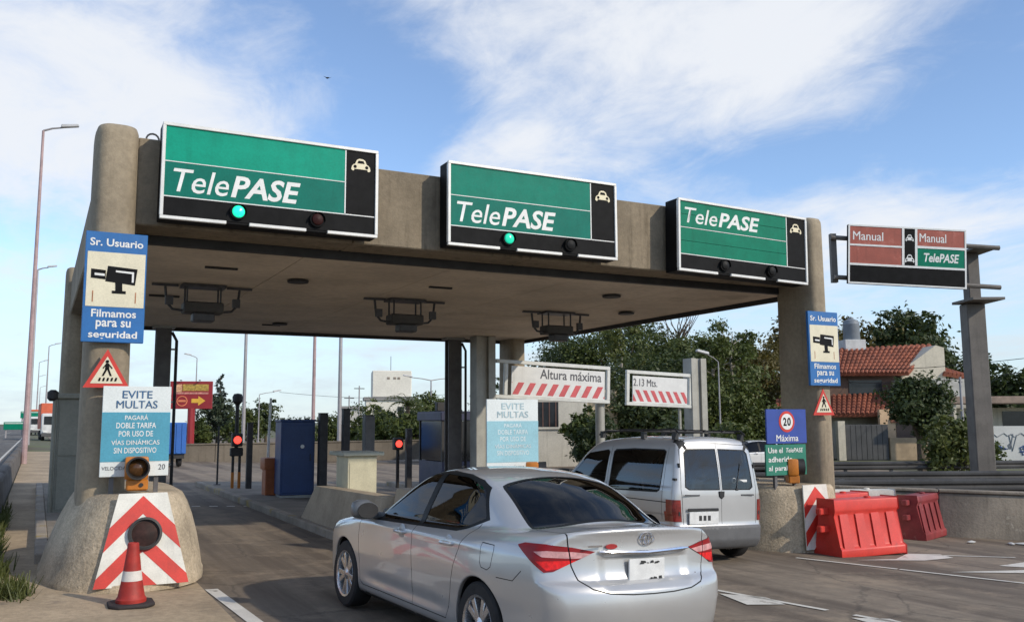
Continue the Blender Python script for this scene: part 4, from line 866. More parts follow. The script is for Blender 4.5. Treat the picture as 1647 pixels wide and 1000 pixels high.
# ---------------------------------------------------------------- silver sedan
def sedan_f():
    zt = pchip([(2.35, .66), (2.2, .74), (1.95, .80), (1.5, .885), (1.1, .94), (.7, .965), (-1.0, 1.01), (-1.55, 1.045), (-1.8, 1.055), (-2.02, 1.062), (-2.16, 1.075), (-2.24, 1.08), (-2.4, 1.08)])
    wz = pchip([(.1, .74), (.18, .80), (.24, .845), (.32, .862), (.48, .868), (.60, .878), (.74, .886), (.86, .880), (.93, .858), (1.0, .815), (1.08, .74), (1.2, .62)])
    ws = pchip([(-2.45, -.36), (-2.31, -.235), (-2.2, -.15), (-2.05, -.085), (-1.85, -.045), (-1.55, -.012), (-1.2, 0), (1.0, 0), (1.5, -.012), (1.9, -.06), (2.15, -.16), (2.31, -.32), (2.45, -.5)])
    xr = pchip([(.05, -2.0), (.2, -2.14), (.3, -2.235), (.42, -2.29), (.56, -2.31), (.65, -2.30), (.70, -2.278), (.735, -2.235), (.80, -2.215), (.90, -2.205), (.97, -2.20), (1.02, -2.205), (1.06, -2.225), (1.085, -2.235), (1.2, -2.22)])
    xf = pchip([(.05, 2.1), (.2, 2.24), (.4, 2.31), (.55, 2.305), (.7, 2.25), (.8, 2.15), (1.0, 1.9)])
    zr = pchip([(1.6, .72), (1.3, .86), (1.02, 1.0), (.7, 1.17), (.4, 1.325), (.2, 1.405), (0, 1.447), (-.25, 1.472), (-.5, 1.474), (-.8, 1.455), (-1.02, 1.415), (-1.2, 1.355), (-1.4, 1.265), (-1.6, 1.155), (-1.78, 1.06), (-1.95, .95), (-2.2, .75)])
    wg = pchip([(.8, .83), (.93, .80), (1.05, .755), (1.2, .690), (1.35, .618), (1.45, .55), (1.55, .47)])
    wgs = pchip([(-2.2, -.20), (-1.8, -.125), (-1.5, -.08), (-1.2, -.04), (-.8, -.008), (0, 0), (.6, -.02), (1.2, -.06)])
    def f(p):
        x, y, z = p[:, 0], np.abs(p[:, 1]), p[:, 2]; yn = y/.85
        sl = (zt(x+.02)-zt(x-.02))/.04
        a = (z-zt(x)+.05*yn**2.2)/np.sqrt(1+sl*sl)
        flare = .014*np.exp(-((x-1.36)/.42)**2-((z-.62)/.2)**2)+.016*np.exp(-((x+1.34)/.42)**2-((z-.64)/.2)**2)
        crease = .007*np.exp(-((z-.865-.02*(.5-x)*.3)/.03)**2)*np.clip((1.6-np.abs(x))/.5, 0, 1)-.012*np.exp(-((z-.36)/.06)**2)*np.clip((1.0-np.abs(x))/.4, 0, 1)
        b = y-(wz(z)+ws(x)+flare+crease)
        st = lambda q: np.clip(q, 0, 1)**2*(3-2*np.clip(q, 0, 1)); rec = .024*st((.42-y)/.10)*st((z-.66)/.06)*st((.915-z)/.05)
        c = xr(z)+rec+.21*yn**2.7-x
        d = x-xf(z)+.40*yn**2.4
        low = smax(smax(a, b, .09), c, .05+.05*np.clip((.7-z)/.3, 0, 1)); low = smax(low, d, .12); low = smax(low, .16+.0*x-z, .06)
        xs = x+.13*(y/.6)**2*np.tanh((x+.25)/.35); z = np.where(z > 1.0, 1.0+(z-1.0)/.90, z); s2 = (zr(xs+.02)-zr(xs-.02))/.04
        e = (z-zr(xs)+.045*(y/.55)**2)/np.sqrt(1+s2*s2); g = (y-(wg(z)+wgs(x)))*.93
        gh = smax(e, g, .075); gh = smax(gh, .93-z, .02)
        return smin(low, gh, .035)
    return f
def sedan_body(paint):
    sh = Shell(sedan_f(), (-1.58, 1.5, .66), 160, 150, 84); sh.paint = paint
    side = lambda c: c.y > .42
    up_ = lambda c: c.y > .42 and c.z > .8 and -1.5 < c.x < 1.3
    # dark window surround, then the glass
    top = [(1.0, .935), (.76, 1.075), (.52, 1.205), (.28, 1.302), (.0, 1.362), (-.3, 1.384), (-.62, 1.37), (-.86, 1.335), (-1.02, 1.285)]
    outer = [(-1.22, 1.055), (-.98, .968), (-.88, .945), (-.2, .922), (.6, .897), (1.0, .892)]+top
    sh.cut('surround', *XZ, outer, up_)
    sh.cut('front_glass', *XZ, [(.86, .915), (.60, .92), (-.17, .942), (-.165, 1.352), (0, 1.338), (.28, 1.278), (.52, 1.182), (.74, 1.05)], up_)
    sh.cut('rear_glass', *XZ, [(-.255, .945), (-.86, .966), (-.97, .99), (-1.165, 1.063), (-.995, 1.262), (-.84, 1.31), (-.62, 1.345), (-.26, 1.356)], up_)
    wing = lambda c: c.x > -.5 and c.z > .9
    sh.cut('windshield', *XY, [(.98, -.1), (.97, .2), (.90, .45), (.80, .63), (.42, .60), (.20, .52), (.13, .35), (.10, -.1)], lambda c: .0 < c.x < 1.2 and c.z > .95, ('body',))
    rw = lambda c: -1.9 < c.x < -.9 and c.z > .95
    sh.cut('rear_seal', *XY, [(-1.03, -.1), (-1.035, .30), (-1.045, .46), (-1.065, .515), (-1.11, .53), (-1.655, .60), (-1.70, .575), (-1.735, .4), (-1.745, -.1)], rw, ('body',))
    sh.cut('rear_window', *XY, [(-1.06, -.1), (-1.065, .30), (-1.075, .45), (-1.095, .49), (-1.13, .505), (-1.635, .572), (-1.67, .55), (-1.70, .4), (-1.71, -.1)], rw, ('rear_seal',))
    # tail lamps in a plane turned half way round the corner
    q = math.sqrt(.5); UL = (q, q, 0); rear = lambda c: c.x < -1.6 and c.y > .2 and c.z > .55
    lampq = [(-1.355, .868), (-1.345, .835), (-1.15, .812), (-.975, .79), (-.945, .775), (-.915, .785), (-.71, .935), (-.705, .945), (-.76, .962), (-.92, .968), (-1.09, .952), (-1.25, .92)]
    sh.cut('tail_lamp', UL, (0, 0, 1), lampq, rear, ('body',))
    sh.cut('lamp_core', UL, (0, 0, 1), [(-1.30, .858), (-1.15, .828), (-.965, .803), (-.935, .797), (-.84, .868), (-.92, .874), (-1.10, .868), (-1.30, .876)], rear, ('tail_lamp',))
    sh.cut('lamp_clear', UL, (0, 0, 1), [(-1.31, .888), (-1.10, .878), (-.90, .885), (-.84, .915), (-.93, .926), (-1.10, .921), (-1.24, .906)], rear, ('tail_lamp',))
    # boot lid
    rb = lambda c: c.x < -1.72 and c.z > .55
    lid = [(.615, 1.2), (.612, 1.0), (.59, .83), (.555, .74), (.48, .685), (.36, .655), (.18, .642), (-.05, .638), (-.05, 1.2)]
    sh.cut('boot_lid', *YZ, lid, lambda c: c.x < -1.76 and c.z > .6, ('body',))
    sh.groove('gap', *YZ, lid[:8], .009, lambda c: c.x < -1.72 and c.z > .6, ('body', 'boot_lid', 'tail_lamp', 'lamp_clear', 'lamp_core'))
    # doors
    belt = .93; fd = [(.96, .31), (.985, .60), (.97, .84), (.93, .895), (-.2, belt), (-.2, .28), (.9, .28)]
    lows = lambda c: c.y > .5 and c.z < 1.0
    sh.cut('front_door', *XZ, fd, lows, ('body',)); rd = [(-.2, belt), (-.9, .95), (-1.11, .985), (-1.08, .88), (-.98, .70), (-.93, .58), (-.88, .38), (-.82, .28), (-.2, .28)]
    sh.cut('rear_door', *XZ, rd, lows, ('body',))
    pb = ('body', 'front_door', 'rear_door')
    for ln in ([(-.2, .28), (-.2, .95)], [(.9, .28), (.96, .31), (.985, .60), (.97, .84), (.93, .90)], [(.9, .28), (-.82, .28)], [(-.82, .28), (-.88, .38), (-.93, .58), (-.98, .70), (-1.08, .88), (-1.14, 1.02)]): sh.groove('gap', *XZ, ln, .007, lambda c: c.y > .5 and c.z < 1.08, pb)
    sh.groove('gap', *XZ, [(-1.62, .70), (-1.80, .70), (-1.885, .775)], .006, lambda c: c.y > .5, ('body',))
    fl = [(-1.385, .915), (-1.545, .912), (-1.56, .88), (-1.54, .76), (-1.50, .735), (-1.42, .745), (-1.395, .78)]
    sh.groove('fuel_gap', *XZ, fl+[fl[0]], .006, lambda c: c.y > .5, ('body',))
    # head lamps, front grille
    sh.cut('head_lamp', *YZ, [(.42, .66), (.85, .70), (.85, .80), (.6, .78)], lambda c: c.x > 1.75 and c.y > .3, ('body',)); sh.cut('grille', *YZ, [(-.1, .36), (.45, .36), (.55, .55), (-.1, .56)], lambda c: c.x > 1.9, ('body',))
    # wheel openings and underside
    for cx in (1.36, -1.34): sh.cut('hole', *XZ, [(cx+.352*math.cos(a), .325+.352*math.sin(a)) for a in [2*math.pi*k/32 for k in range(32)]], lambda c: c.y > .45)
    sh.mark('underside', lambda c, f: c.z < .21 and abs(f.normal.z) > .6, ('body',))
    sh.finish(); return sh
def build_sedan(label, paint, detail=True, group=None):
    t = thing('sedan_car', label, 'car', group=group); sh = sedan_body(paint)
    gl = glass_mat('car_glass', (.085, .095, .11), .0); gap = pm('panel_gap', (.02, .02, .02), .7)
    tr = pm('tail_red', (.26, .004, .006), .35, coat=.15, spec=.3, var=.15, scale=6, fine=0); tcl = pm('tail_clear', (.60, .30, .29), .35, coat=.15, var=.25, scale=14, fine=0)
    b = sh.part('body', ['body'], paint, t); sh.part('underside', ['underside'], darkplastic, b); sh.part('panel_gap', ['gap'], gap, b, off=-.005)
    sh.part('fuel_flap_gap', ['fuel_gap'], gap, b, side='left', off=-.002); sh.part('fender_fill', ['fuel_gap'], paint, b, side='right')
    sh.part('boot_lid', ['boot_lid'], paint, t); sh.part('window_surround', ['surround'], pm('gloss_black', (.010, .010, .011), .45, spec=.2), t, off=.0)
    for sd_ in ('left', 'right'):
        d = sh.part('front_door', ['front_door'], paint, t, sd_); sh.part('pane', ['front_glass'], gl, d, sd_, -.003)
        d2 = sh.part('rear_door', ['rear_door'], paint, t, sd_); sh.part('pane', ['rear_glass'], gl, d2, sd_, -.003)
        s = 1 if sd_ == 'left' else -1
        for dd, hx in ((d, .02), (d2, -.86)):
            yy = .885 if dd is d else .88
            m = MB(); m.tube([(hx+.105, s*(yy-.015), .848), (hx+.08, s*(yy+.022), .852), (hx, s*(yy+.03), .855), (hx-.08, s*(yy+.022), .856), (hx-.105, s*(yy-.015), .855)], [.012, .016, .017, .016, .012], 8); m.build('handle', paint, dd); m = MB(); m.prism(circ(hx, .838, .001, 3), s*yy, s*yy+.001)
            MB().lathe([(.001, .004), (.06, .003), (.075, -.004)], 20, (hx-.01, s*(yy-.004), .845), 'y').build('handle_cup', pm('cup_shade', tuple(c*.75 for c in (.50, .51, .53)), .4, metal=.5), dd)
        l = sh.part('tail_lamp', ['tail_lamp'], tr, t, sd_, .006); sh.part('lamp_core', ['lamp_core'], pm('lamp_core', (.78, .012, .012), .35, coat=.15, spec=.3, var=.25, scale=30, fine=.05), l, sd_, .003); sh.part('clear_band', ['lamp_clear'], tcl, l, sd_, .008); sh.part('head_lamp', ['head_lamp'], glass_mat('lamp_glass', (.8, .82, .85), .15), t, sd_, .003)
        # mirror
        mi = MB(); q_ = []
        for yy, rx, rz_, zc_, xc_ in ((.76, .06, .03, .925, .70), (.83, .06, .035, .932, .70), (.855, .085, .066, .965, .695), (.93, .10, .088, .985, .69), (1.01, .10, .088, .99, .685), (1.065, .08, .07, .988, .675), (1.09, .035, .035, .985, .67)):
            q_ += [(xc_+rx*math.copysign(abs(math.cos(a))**.75, math.cos(a)), s*yy, zc_+rz_*math.copysign(abs(math.sin(a))**.75, math.sin(a))) for a in [2*math.pi*k/16 for k in range(16)]]
        mi.add(q_, [(16*i+k, 16*i+(k+1) % 16, 16*i+16+(k+1) % 16, 16*i+16+k) for i in range(6) for k in range(16)]+[tuple(range(15, -1, -1)), tuple(range(96, 112))]); mi = mi.build('door_mirror', pm('mirror_shaded_silver', (.16, .165, .17), .4, metal=.3, var=.05), t, smooth=60)  # silver housing with its shade put into the colour as darker grey
        MB().prism([(s*(.965+.10*math.cos(a)), .985+.07*math.sin(a)) for a in [2*math.pi*k/16 for k in range(16)]], .583, .60, 'yz').build('mirror_glass', darkplastic, mi)
    sh.part('windshield', ['windshield'], gl, t, off=-.003); sh.part('rear_window', ['rear_window'], gl, t, off=-.003); sh.part('window_seal', ['rear_seal'], MATS['gloss_black'], t); sh.part('grille', ['grille'], darkplastic, t, off=-.01)
    for cx in (1.36, -1.34):
        arch(t, sh, cx, .325, .352, .19)
        for s in (1, -1): wheel(t, cx, s*.765, .316, 'twin')
    # rear details
    MB().tube([(-2.222+.21*(abs(y)/.85)**2.7, y, .928-.02*(1-abs(y)/.58)) for y in np.linspace(-.40, .40, 13)], [.006]+[.014]*11+[.006], 8).build('boot_chrome', chrome, t)
    pl = bx('number_plate', pm('plate_white', (.72, .72, .70), .4, var=.08, scale=12), t, -2.222, -2.208, -.16, .16, .715, .865, bevel=.004)
    rng = random.Random(4); dk = pm('plate_dark', (.03, .03, .03), .5)
    for k in range(12):
        yy = rng.uniform(-.145, .10); zz_ = rng.choice((.722, .83, .835)); w_ = rng.uniform(.015, .05); h_ = rng.uniform(.005, .02)
        MB().prism([(yy, zz_), (yy+w_, zz_+rng.uniform(-.004, .008)), (yy+w_*rng.uniform(.6, 1.1), zz_+h_), (yy+w_*.2, zz_+h_*rng.uniform(.6, 1.3))], -2.2225-.0004*k-.0005, -2.2225-.0004*k, 'yz').build('plate_mark', dk, pl, smooth=0)
    em = MB()
    for ry, rz_ in ((.062, .042), (.022, .040), (.045, .018)): em.tube([(-2.214-.002*ry*20, ry*math.cos(a), 1.0+rz_*math.sin(a)+(.012 if rz_ == .018 else 0)) for a in [2*math.pi*k/24 for k in range(25)]], .005, 6, cap=False)
    em.build('emblem', chrome, t)
    MB().prism([(.30+.05*math.cos(a), .955+.018*math.sin(a)) for a in [2*math.pi*k/20 for k in range(20)]], -2.203, -2.196, 'yz').build('red_badge', pm('badge_red', (.35, .03, .03), .3), t)
    bx('model_badge', chrome, t, -2.205, -2.199, .38, .50, .955, .968); bx('trim_badge', chrome, t, -2.19, -2.181, -.48, -.42, .72, .745)
    MB().tube([(-2.20, y, .300) for y in (-.5, .5)], .012, 6).build('bumper_slot', darkplastic, t)
    for s in (1, -1): bx('reflector', pm('reflector_red', (.4, .01, .01), .2), t, -2.165, -2.13, s*.62-.06, s*.62+.06, .40, .43, bevel=.004)
    # cabin
    bx('cabin_floor', interior, t, -1.6, 1.2, -.68, .68, .22, .30); bx('dashboard', darkplastic, t, .62, 1.0, -.66, .66, .6, .98, bevel=.06, seg=2); bx('parcel_shelf', interior, t, -1.72, -1.22, -.6, .6, .93, .965)
    for y in (.36, -.36): seat(t, .12, y, .34)
    seat(t, -.72, .33, .36, .56, .58); seat(t, -.72, -.33, .36, .56, .58)
    w_ = MB(); w_.lathe([(.175, -.012), (.19, 0), (.175, .012), (.165, 0)], 24, closed=True); w_.build('steering_wheel', darkplastic, t, loc=(.55, .36, .93), rot=(0, R(65), 0))
    bx('red_sticker', pm('sticker_red', (.6, .06, .04), .5), t, -1.56, -1.55, -.14, .12, 1.03, 1.055)
    return t
silver = paintmat('silver_paint', (.50, .495, .485), .45, .31)
sed = build_sedan('silver four-door sedan with red tail lamps entering the toll lane', silver)
vehicle_place(sed, 3.60, 7.36, -.06); sed.scale = (.975,)*3
# ---------------------------------------------------------------- silver van
def van_f():
    zt = pchip([(2.2, .62), (2.05, .74), (1.85, .90), (1.5, 1.03), (1.1, 1.10), (.6, 1.12), (-2.2, 1.12)])
    wz = pchip([(.1, .72), (.2, .80), (.3, .835), (.5, .85), (.7, .862), (.85, .86), (.95, .855), (1.05, .848), (1.15, .835), (1.3, .80)])
    ws = pchip([(-2.2, -.10), (-2.07, -.055), (-1.95, -.025), (-1.7, -.005), (-1.2, 0), (1.0, 0), (1.5, -.03), (1.8, -.09), (2.07, -.28), (2.2, -.4)])
    xr = pchip([(.1, -1.93), (.25, -2.03), (.35, -2.07), (.50, -2.07), (.545, -2.045), (.60, -2.035), (.95, -2.03), (1.1, -2.015), (1.3, -1.985), (1.5, -1.945), (1.65, -1.91), (1.8, -1.86)])
    xf = pchip([(.1, 1.95), (.3, 2.05), (.5, 2.07), (.65, 2.05), (.8, 1.96), (1.0, 1.7)])
    zr = pchip([(1.9, .70), (1.6, .88), (1.3, 1.05), (1.0, 1.25), (.7, 1.46), (.5, 1.59), (.3, 1.68), (.1, 1.73), (-.3, 1.775), (-.8, 1.80), (-1.4, 1.80), (-2.0, 1.785), (-2.2, 1.78)])
    wg = pchip([(.9, .862), (1.05, .845), (1.2, .822), (1.4, .785), (1.6, .735), (1.75, .69), (1.9, .62)])
    def f(p):
        x, y, z = p[:, 0], np.abs(p[:, 1]), p[:, 2]; yn = y/.85
        sl = (zt(x+.02)-zt(x-.02))/.04; a = (z-zt(x)+.04*yn**2)/np.sqrt(1+sl*sl)
        rub = .012*np.exp(-((z-.52)/.05)**4)
        b = y-(wz(z)-.025+ws(x)+rub*(np.abs(x) < 1.9)); c = xr(z)+.07*yn**3-x; d = x-xf(z)+.3*yn**2.4
        low = smax(a, b, .08); low = smax(low, d, .12); low = smax(low, .2-z, .06)
        xs = x+.12*(y/.65)**2*np.clip(np.tanh((x-.1)/.35), 0, 1); s2 = (zr(xs+.02)-zr(xs-.02))/.04
        e = (z-zr(xs)+.045*(y/.65)**2)/np.sqrt(1+s2*s2); g = (y-(wg(z)-.025+ws(x)*.8))*.96
        gh = smax(smax(e, g, .12), .7-z, .02)
        return smax(smin(low, gh, .03), c, .075)
    return f
def build_van(label, paint):
    t = thing('minivan', label, 'van'); sh = Shell(van_f(), (-1.45, 1.35, .85), 116, 120, 42); sh.paint = paint
    sd_ = lambda c: c.y > .5 and c.z > .9
    pb = ('body',)
    sh.cut('side_seal', *XZ, [(-1.66, 1.02), (-1.60, .985), (-.45, .955), (-.37, .97), (-.37, 1.54), (-.42, 1.575), (-.9, 1.60), (-1.62, 1.60), (-1.68, 1.57)], sd_)
    sh.cut('side_glass', *XZ, [(-1.64, 1.04), (-1.585, 1.005), (-.46, .975), (-.39, .99), (-.39, 1.525), (-.44, 1.555), (-.9, 1.58), (-1.60, 1.58), (-1.66, 1.55)], sd_)
    sh.cut('front_glass', *XZ, [(-.25, .97), (.85, .97), (.93, 1.03), (.55, 1.38), (.30, 1.50), (-.22, 1.565), (-.27, 1.53)], sd_)
    sh.cut('windshield', *XY, [(1.25, -.1), (1.2, .3), (1.05, .66), (.50, .60), (.42, .3), (.40, -.1)], lambda c: c.x > .3 and c.z > 1.05, pb)
    rr = lambda c: c.x < -1.7
    sh.cut('bumper', *YZ, [(-.1, .1), (.95, .1), (.95, .535), (-.1, .535)], lambda c: c.x < -1.78, pb)
    sh.cut('tail_lamp', *YZ, [(.70, .60), (.92, .60), (.92, .90), (.715, .90)], lambda c: c.x < -1.8, pb)
    door = [(-.1, .56), (.67, .56), (.69, .95), (.70, 1.05), (.665, 1.60), (.60, 1.68), (-.1, 1.70)]
    sh.cut('rear_door', *YZ, door, lambda c: c.x < -1.75, pb)
    sh.groove('gap', *YZ, door[1:6]+[(.60, 1.68), (0, 1.70)], .008, lambda c: c.x < -1.75, ('body', 'rear_door')); sh.groove('gap', *YZ, [(0, .56), (0, 1.70)], .006, rr, ('rear_door',))
    sh.cut('rear_seal', *YZ, [(.02, 1.035), (.57, 1.035), (.635, 1.075), (.60, 1.56), (.545, 1.615), (.02, 1.625)], rr, ('rear_door',))
    sh.cut('rear_glass', *YZ, [(.03, 1.05), (.56, 1.05), (.617, 1.088), (.583, 1.55), (.535, 1.598), (.03, 1.608)], rr, ('rear_seal',))
    low = lambda c: c.y > .5
    for ln in ([(-.31, .35), (-.31, 1.62)], [(-1.72, .62), (-1.72, 1.62)], [(.95, .35), (.98, 1.05)], [(-.31, .35), (.95, .35)]): sh.groove('gap', *XZ, ln, .007, low, pb)
    sh.groove('gap', *XZ, [(-.40, .86), (-1.9, .86)], .014, low, pb)
    for cx in (1.25, -1.42): sh.cut('hole', *XZ, [(cx+.35*math.cos(a), .32+.35*math.sin(a)) for a in [2*math.pi*k/28 for k in range(28)]], lambda c: c.y > .45)
    sh.mark('underside', lambda c, f: c.z < .26 and abs(f.normal.z) > .6, pb); sh.finish()
    gl = glass_mat('van_glass', (.28, .30, .31), .04); blkg = MATS['gloss_black']; gap = MATS['panel_gap']
    b = sh.part('body', ['body'], paint, t); sh.part('underside', ['underside'], darkplastic, b); sh.part('panel_gap', ['gap'], gap, b, off=-.004); sh.part('rear_bumper', ['bumper'], pm('bumper_grey', (.11, .11, .112), .6, var=.1, scale=5), t, off=.004)
    sh.part('windshield', ['windshield'], gl, t, off=-.002)
    for s_ in ('left', 'right'):
        sh.part('side_seal', ['side_seal'], blkg, t, s_); sh.part('side_window', ['side_glass'], gl, t, s_, -.002); sh.part('front_window', ['front_glass'], gl, t, s_, -.002)
        d = sh.part('rear_door', ['rear_door'], paint, t, s_); sh.part('window_seal', ['rear_seal'], blkg, d, s_); sh.part('pane', ['rear_glass'], gl, d, s_, -.002)
        sh.part('tail_lamp', ['tail_lamp'], pm('van_lamp', (.22, .02, .015), .2, coat=1, var=.35, scale=12), t, s_, .008)
        sg = 1 if s_ == 'left' else -1
        m = MB(); m.box(.72, .86, min(sg*.86, sg*1.02), max(sg*.86, sg*1.02), 1.02, 1.22); m.build('door_mirror', darkplastic, t, bevel=.03, seg=2)
        bx('hinge', darkplastic, t, -1.96, -1.90, sg*.77-.02, sg*.77+.02, 1.17, 1.20)
        MB().tube([(.2, sg*.62, 1.79), (.1, sg*.62, 1.84), (-1.75, sg*.62, 1.89), (-1.85, sg*.62, 1.83)], .014, 8).build('roof_rail', darkplastic, t)
    for x in (.0, -.55, -1.1, -1.65): MB().tube([(x, -.62, 1.865), (x, .62, 1.865)], .012, 6).build('rack_bar', darkplastic, t)
    for y in (-.35, 0, .35): MB().tube([(.05, y, 1.885), (-1.7, y, 1.885)], .012, 6).build('rack_bar', darkplastic, t)
    for x in (.1, -1.0, -1.75):
        for y in (-.62, .62): bx('rack_foot', darkplastic, t, x-.04, x+.04, y-.03, y+.03, 1.74, 1.85)
    bx('handle_strip', darkplastic, t, -2.047, -2.03, .06, .62, .745, .785, bevel=.008); pl = bx('number_plate', MATS['plate_white'], t, -2.05, -2.034, .07, .60, .565, .735, bevel=.004)
    for k in range(3): bx('plate_mark', MATS['plate_dark'], pl, -2.053, -2.0505, .22+.08*k, .27+.08*k, .615, .685, smooth=0)
    MB().prism([(.05, 1.02), (-.05, 1.02), (-.045, .945), (0, .91), (.045, .945)], -2.045, -2.0, 'yz').build('emblem', darkplastic, t, bevel=.004); bx('model_badge', dsteel, t, -2.032, -2.022, .40, .66, .955, .975); bx('maker_badge', dsteel, t, -2.032, -2.022, -.62, -.38, .955, .975)
    MB().tube([(-2.02, -.30, 1.06), (-1.995, -.34, 1.2), (-1.965, -.42, 1.42)], [.009, .008, .005], 6).build('rear_wiper', darkplastic, t); bx('wiper_motor', darkplastic, t, -2.035, -2.0, -.33, -.27, 1.03, 1.06, bevel=.008)
    for sg in (1, -1):
        for zz_ in (.68, 1.35): bx('door_hinge', darkplastic, t, -2.0+.05*(zz_ > 1), -1.95+.05*(zz_ > 1), sg*(.735 if zz_ < 1 else .70)-.015, sg*(.735 if zz_ < 1 else .70)+.015, zz_, zz_+.06, bevel=.006)
    # sticker on the rear pane
    MB().tube([(-1.99, -.27+.035*math.cos(a), 1.17+.035*math.sin(a)) for a in [2*math.pi*k/16 for k in range(17)]], .009, 5, cap=False).build('pane_sticker', sgwhite, t)
    bx('sticker_text', sgwhite, t, -1.996, -1.99, -.52, -.33, 1.15, 1.185, smooth=0)
    for cx in (1.25, -1.42):
        arch(t, sh, cx, .32, .35, .23)
        for s in (1, -1): wheel(t, cx, s*.74, .312, 'steel', .19)
    bx('cabin_floor', interior, t, -1.9, 1.2, -.7, .7, .30, .38); bx('dashboard', darkplastic, t, .75, 1.2, -.7, .7, .7, 1.08, bevel=.06)
    for y in (.36, -.36): seat(t, .2, y, .5)
    seat(t, -.85, .3, .52, .6); seat(t, -.85, -.3, .52, .6); bx('exhaust', dsteel, t, -2.0, -1.5, .3, .36, .22, .28)
    return t
van = build_van('silver minivan with black roof rack ahead in the neighbouring lane', paintmat('van_silver', (.48, .475, .465), .4, .34))
vehicle_place(van, 8.31, 11.75, -.014); van.scale = (.95,)*3
# ---------------------------------------------------------------- white car on the street behind
wc = copy_tree(sed); wc['label'] = 'white car on the street behind the blue 20 sign'; wp = paintmat('white_paint', (.72, .72, .70), 0, .3)
def repaint(o):
    if o.type == 'MESH':
        for sl in o.material_slots:
            if sl.material == silver: sl.link = 'OBJECT'; sl.material = wp
    for c_ in o.children: repaint(c_)
repaint(wc); wc.location = (27.6, 30.6, gz(27)+.01); wc.rotation_euler = (0, 0, R(165))
# ================================================================ background
def fastmesh(name, V, F4, mat):
    me = bpy.data.meshes.new(name); nv, nf = len(V), len(F4)
    me.vertices.add(nv); me.vertices.foreach_set('co', np.asarray(V, np.float32).ravel()); me.loops.add(nf*4); me.loops.foreach_set('vertex_index', np.asarray(F4, np.int32).ravel())
    me.polygons.add(nf); me.polygons.foreach_set('loop_start', np.arange(0, nf*4, 4, dtype=np.int32)); me.polygons.foreach_set('loop_total', np.full(nf, 4, np.int32)); me.update(calc_edges=True); me.validate(); me.materials.append(mat); return me
bark = pm('bark', (.10, .075, .05), .9, var=.3, scale=6, bump=.5, bscale=30)
def leaves(rng, blobs, n, size, clump=.45, per=26):
    vol = np.array([b[3]*b[4]*b[5] for b in blobs])**(2/3); vol = vol/vol.sum(); P = []; O = []
    for b, q in zip(blobs, vol):
        k = max(4, int(n*q/per)); d = rng.normal(size=(k, 3)); d /= np.linalg.norm(d, axis=1, keepdims=True); r = rng.uniform(.3, 1.0, (k, 1))**.5; r *= 1+rng.normal(0, .16, (k, 1))
        c = np.array(b[:3])+d*r*np.array(b[3:6]); cs = clump*min(b[3:6])*rng.uniform(.3, 1.15, (k, 1))
        pp = np.repeat(c, per, 0)+rng.normal(size=(k*per, 3))*np.repeat(cs, per, 0)*np.array([.55, .55, .4]); P.append(pp); O.append(np.repeat(d, per, 0))
    P = np.concatenate(P); O = np.concatenate(O); m = len(P)
    nrm = O*.6+rng.normal(size=(m, 3))*.6+np.array([0, 0, .35]); nrm /= np.linalg.norm(nrm, axis=1, keepdims=True)
    a = rng.normal(size=(m, 3)); u = np.cross(nrm, a); u /= np.linalg.norm(u, axis=1, keepdims=True); v = np.cross(nrm, u); s = size*rng.uniform(.55, 1.25, (m, 1))
    V = np.stack([P-u*s, P-v*s*.5, P+u*s, P+v*s*.5], 1).reshape(-1, 3); F = np.arange(m*4).reshape(-1, 4); return V, F
def tree(name, label, x, y, z, H, blobs, n, size, mat, tr=.18, seed=0, group=None, cat='tree', trunk=True, clump=.45):
    rng = np.random.default_rng(seed); t = thing(name, label, cat, (x, y, z), 0, group)
    V, F = leaves(rng, blobs, n, size, clump); linkmesh('crown', fastmesh('crown', V, F, mat), t)
    if trunk:
        m = MB(); th = min(b[2] for b in blobs); top = max(th*.9, H*.2); jx, jy = rng.uniform(-.15, .15, 2)*tr*4
        m.tube([(0, 0, -.1), (jx*.3, jy*.3, top*.4), (jx, jy, top*.75), (jx*1.2, jy*.8, top)], [tr*1.25, tr, tr*.85, tr*.7], 8)
        for b in blobs[:9]: m.tube([(jx, jy, top*.72), ((jx+b[0])/2, (jy+b[1])/2, (top*.75+b[2])/2+.1), (b[0]*.95, b[1]*.95, b[2]+b[5]*.3)], [tr*.6, tr*.4, tr*.12], 6)
        m.build('trunk', bark, t)
    return t
def round_blobs(rng, H, w, n=9, base=.3):
    out = []
    for k in range(n):
        a = rng.uniform(0, 6.28); r = w*.5*rng.uniform(.1, .68); h = H*rng.uniform(base+.12, .86); s = w*rng.uniform(.17, .30)*(1.1-.45*abs(h/H-.55)); out.append((r*math.cos(a), r*math.sin(a), h, s, s, s*rng.uniform(.7, .95)))
    out.append((0, 0, H*.62, w*.3, w*.3, H*.24)); return out
L_dark = leaf_mat('leaf_dark', (.024, .042, .012), (.08, .105, .026)); L_mid = leaf_mat('leaf_mid', (.045, .07, .014), (.135, .16, .034)); L_olive = leaf_mat('leaf_olive', (.07, .065, .012), (.16, .12, .025)); L_lite = leaf_mat('leaf_light', (.06, .085, .015), (.16, .17, .04)); L_grey = leaf_mat('leaf_grey', (.03, .05, .025), (.08, .10, .05)); L_con = leaf_mat('leaf_conifer', (.03, .05, .045), (.07, .095, .08))
def at(px, depth):          # compass placement: bearing read off the site plan, metres along the view axis
    a = YAW+math.atan((px-823.5)/1450); r = depth/math.cos(a-YAW); return r*math.sin(a), r*math.cos(a)
GB = -.6
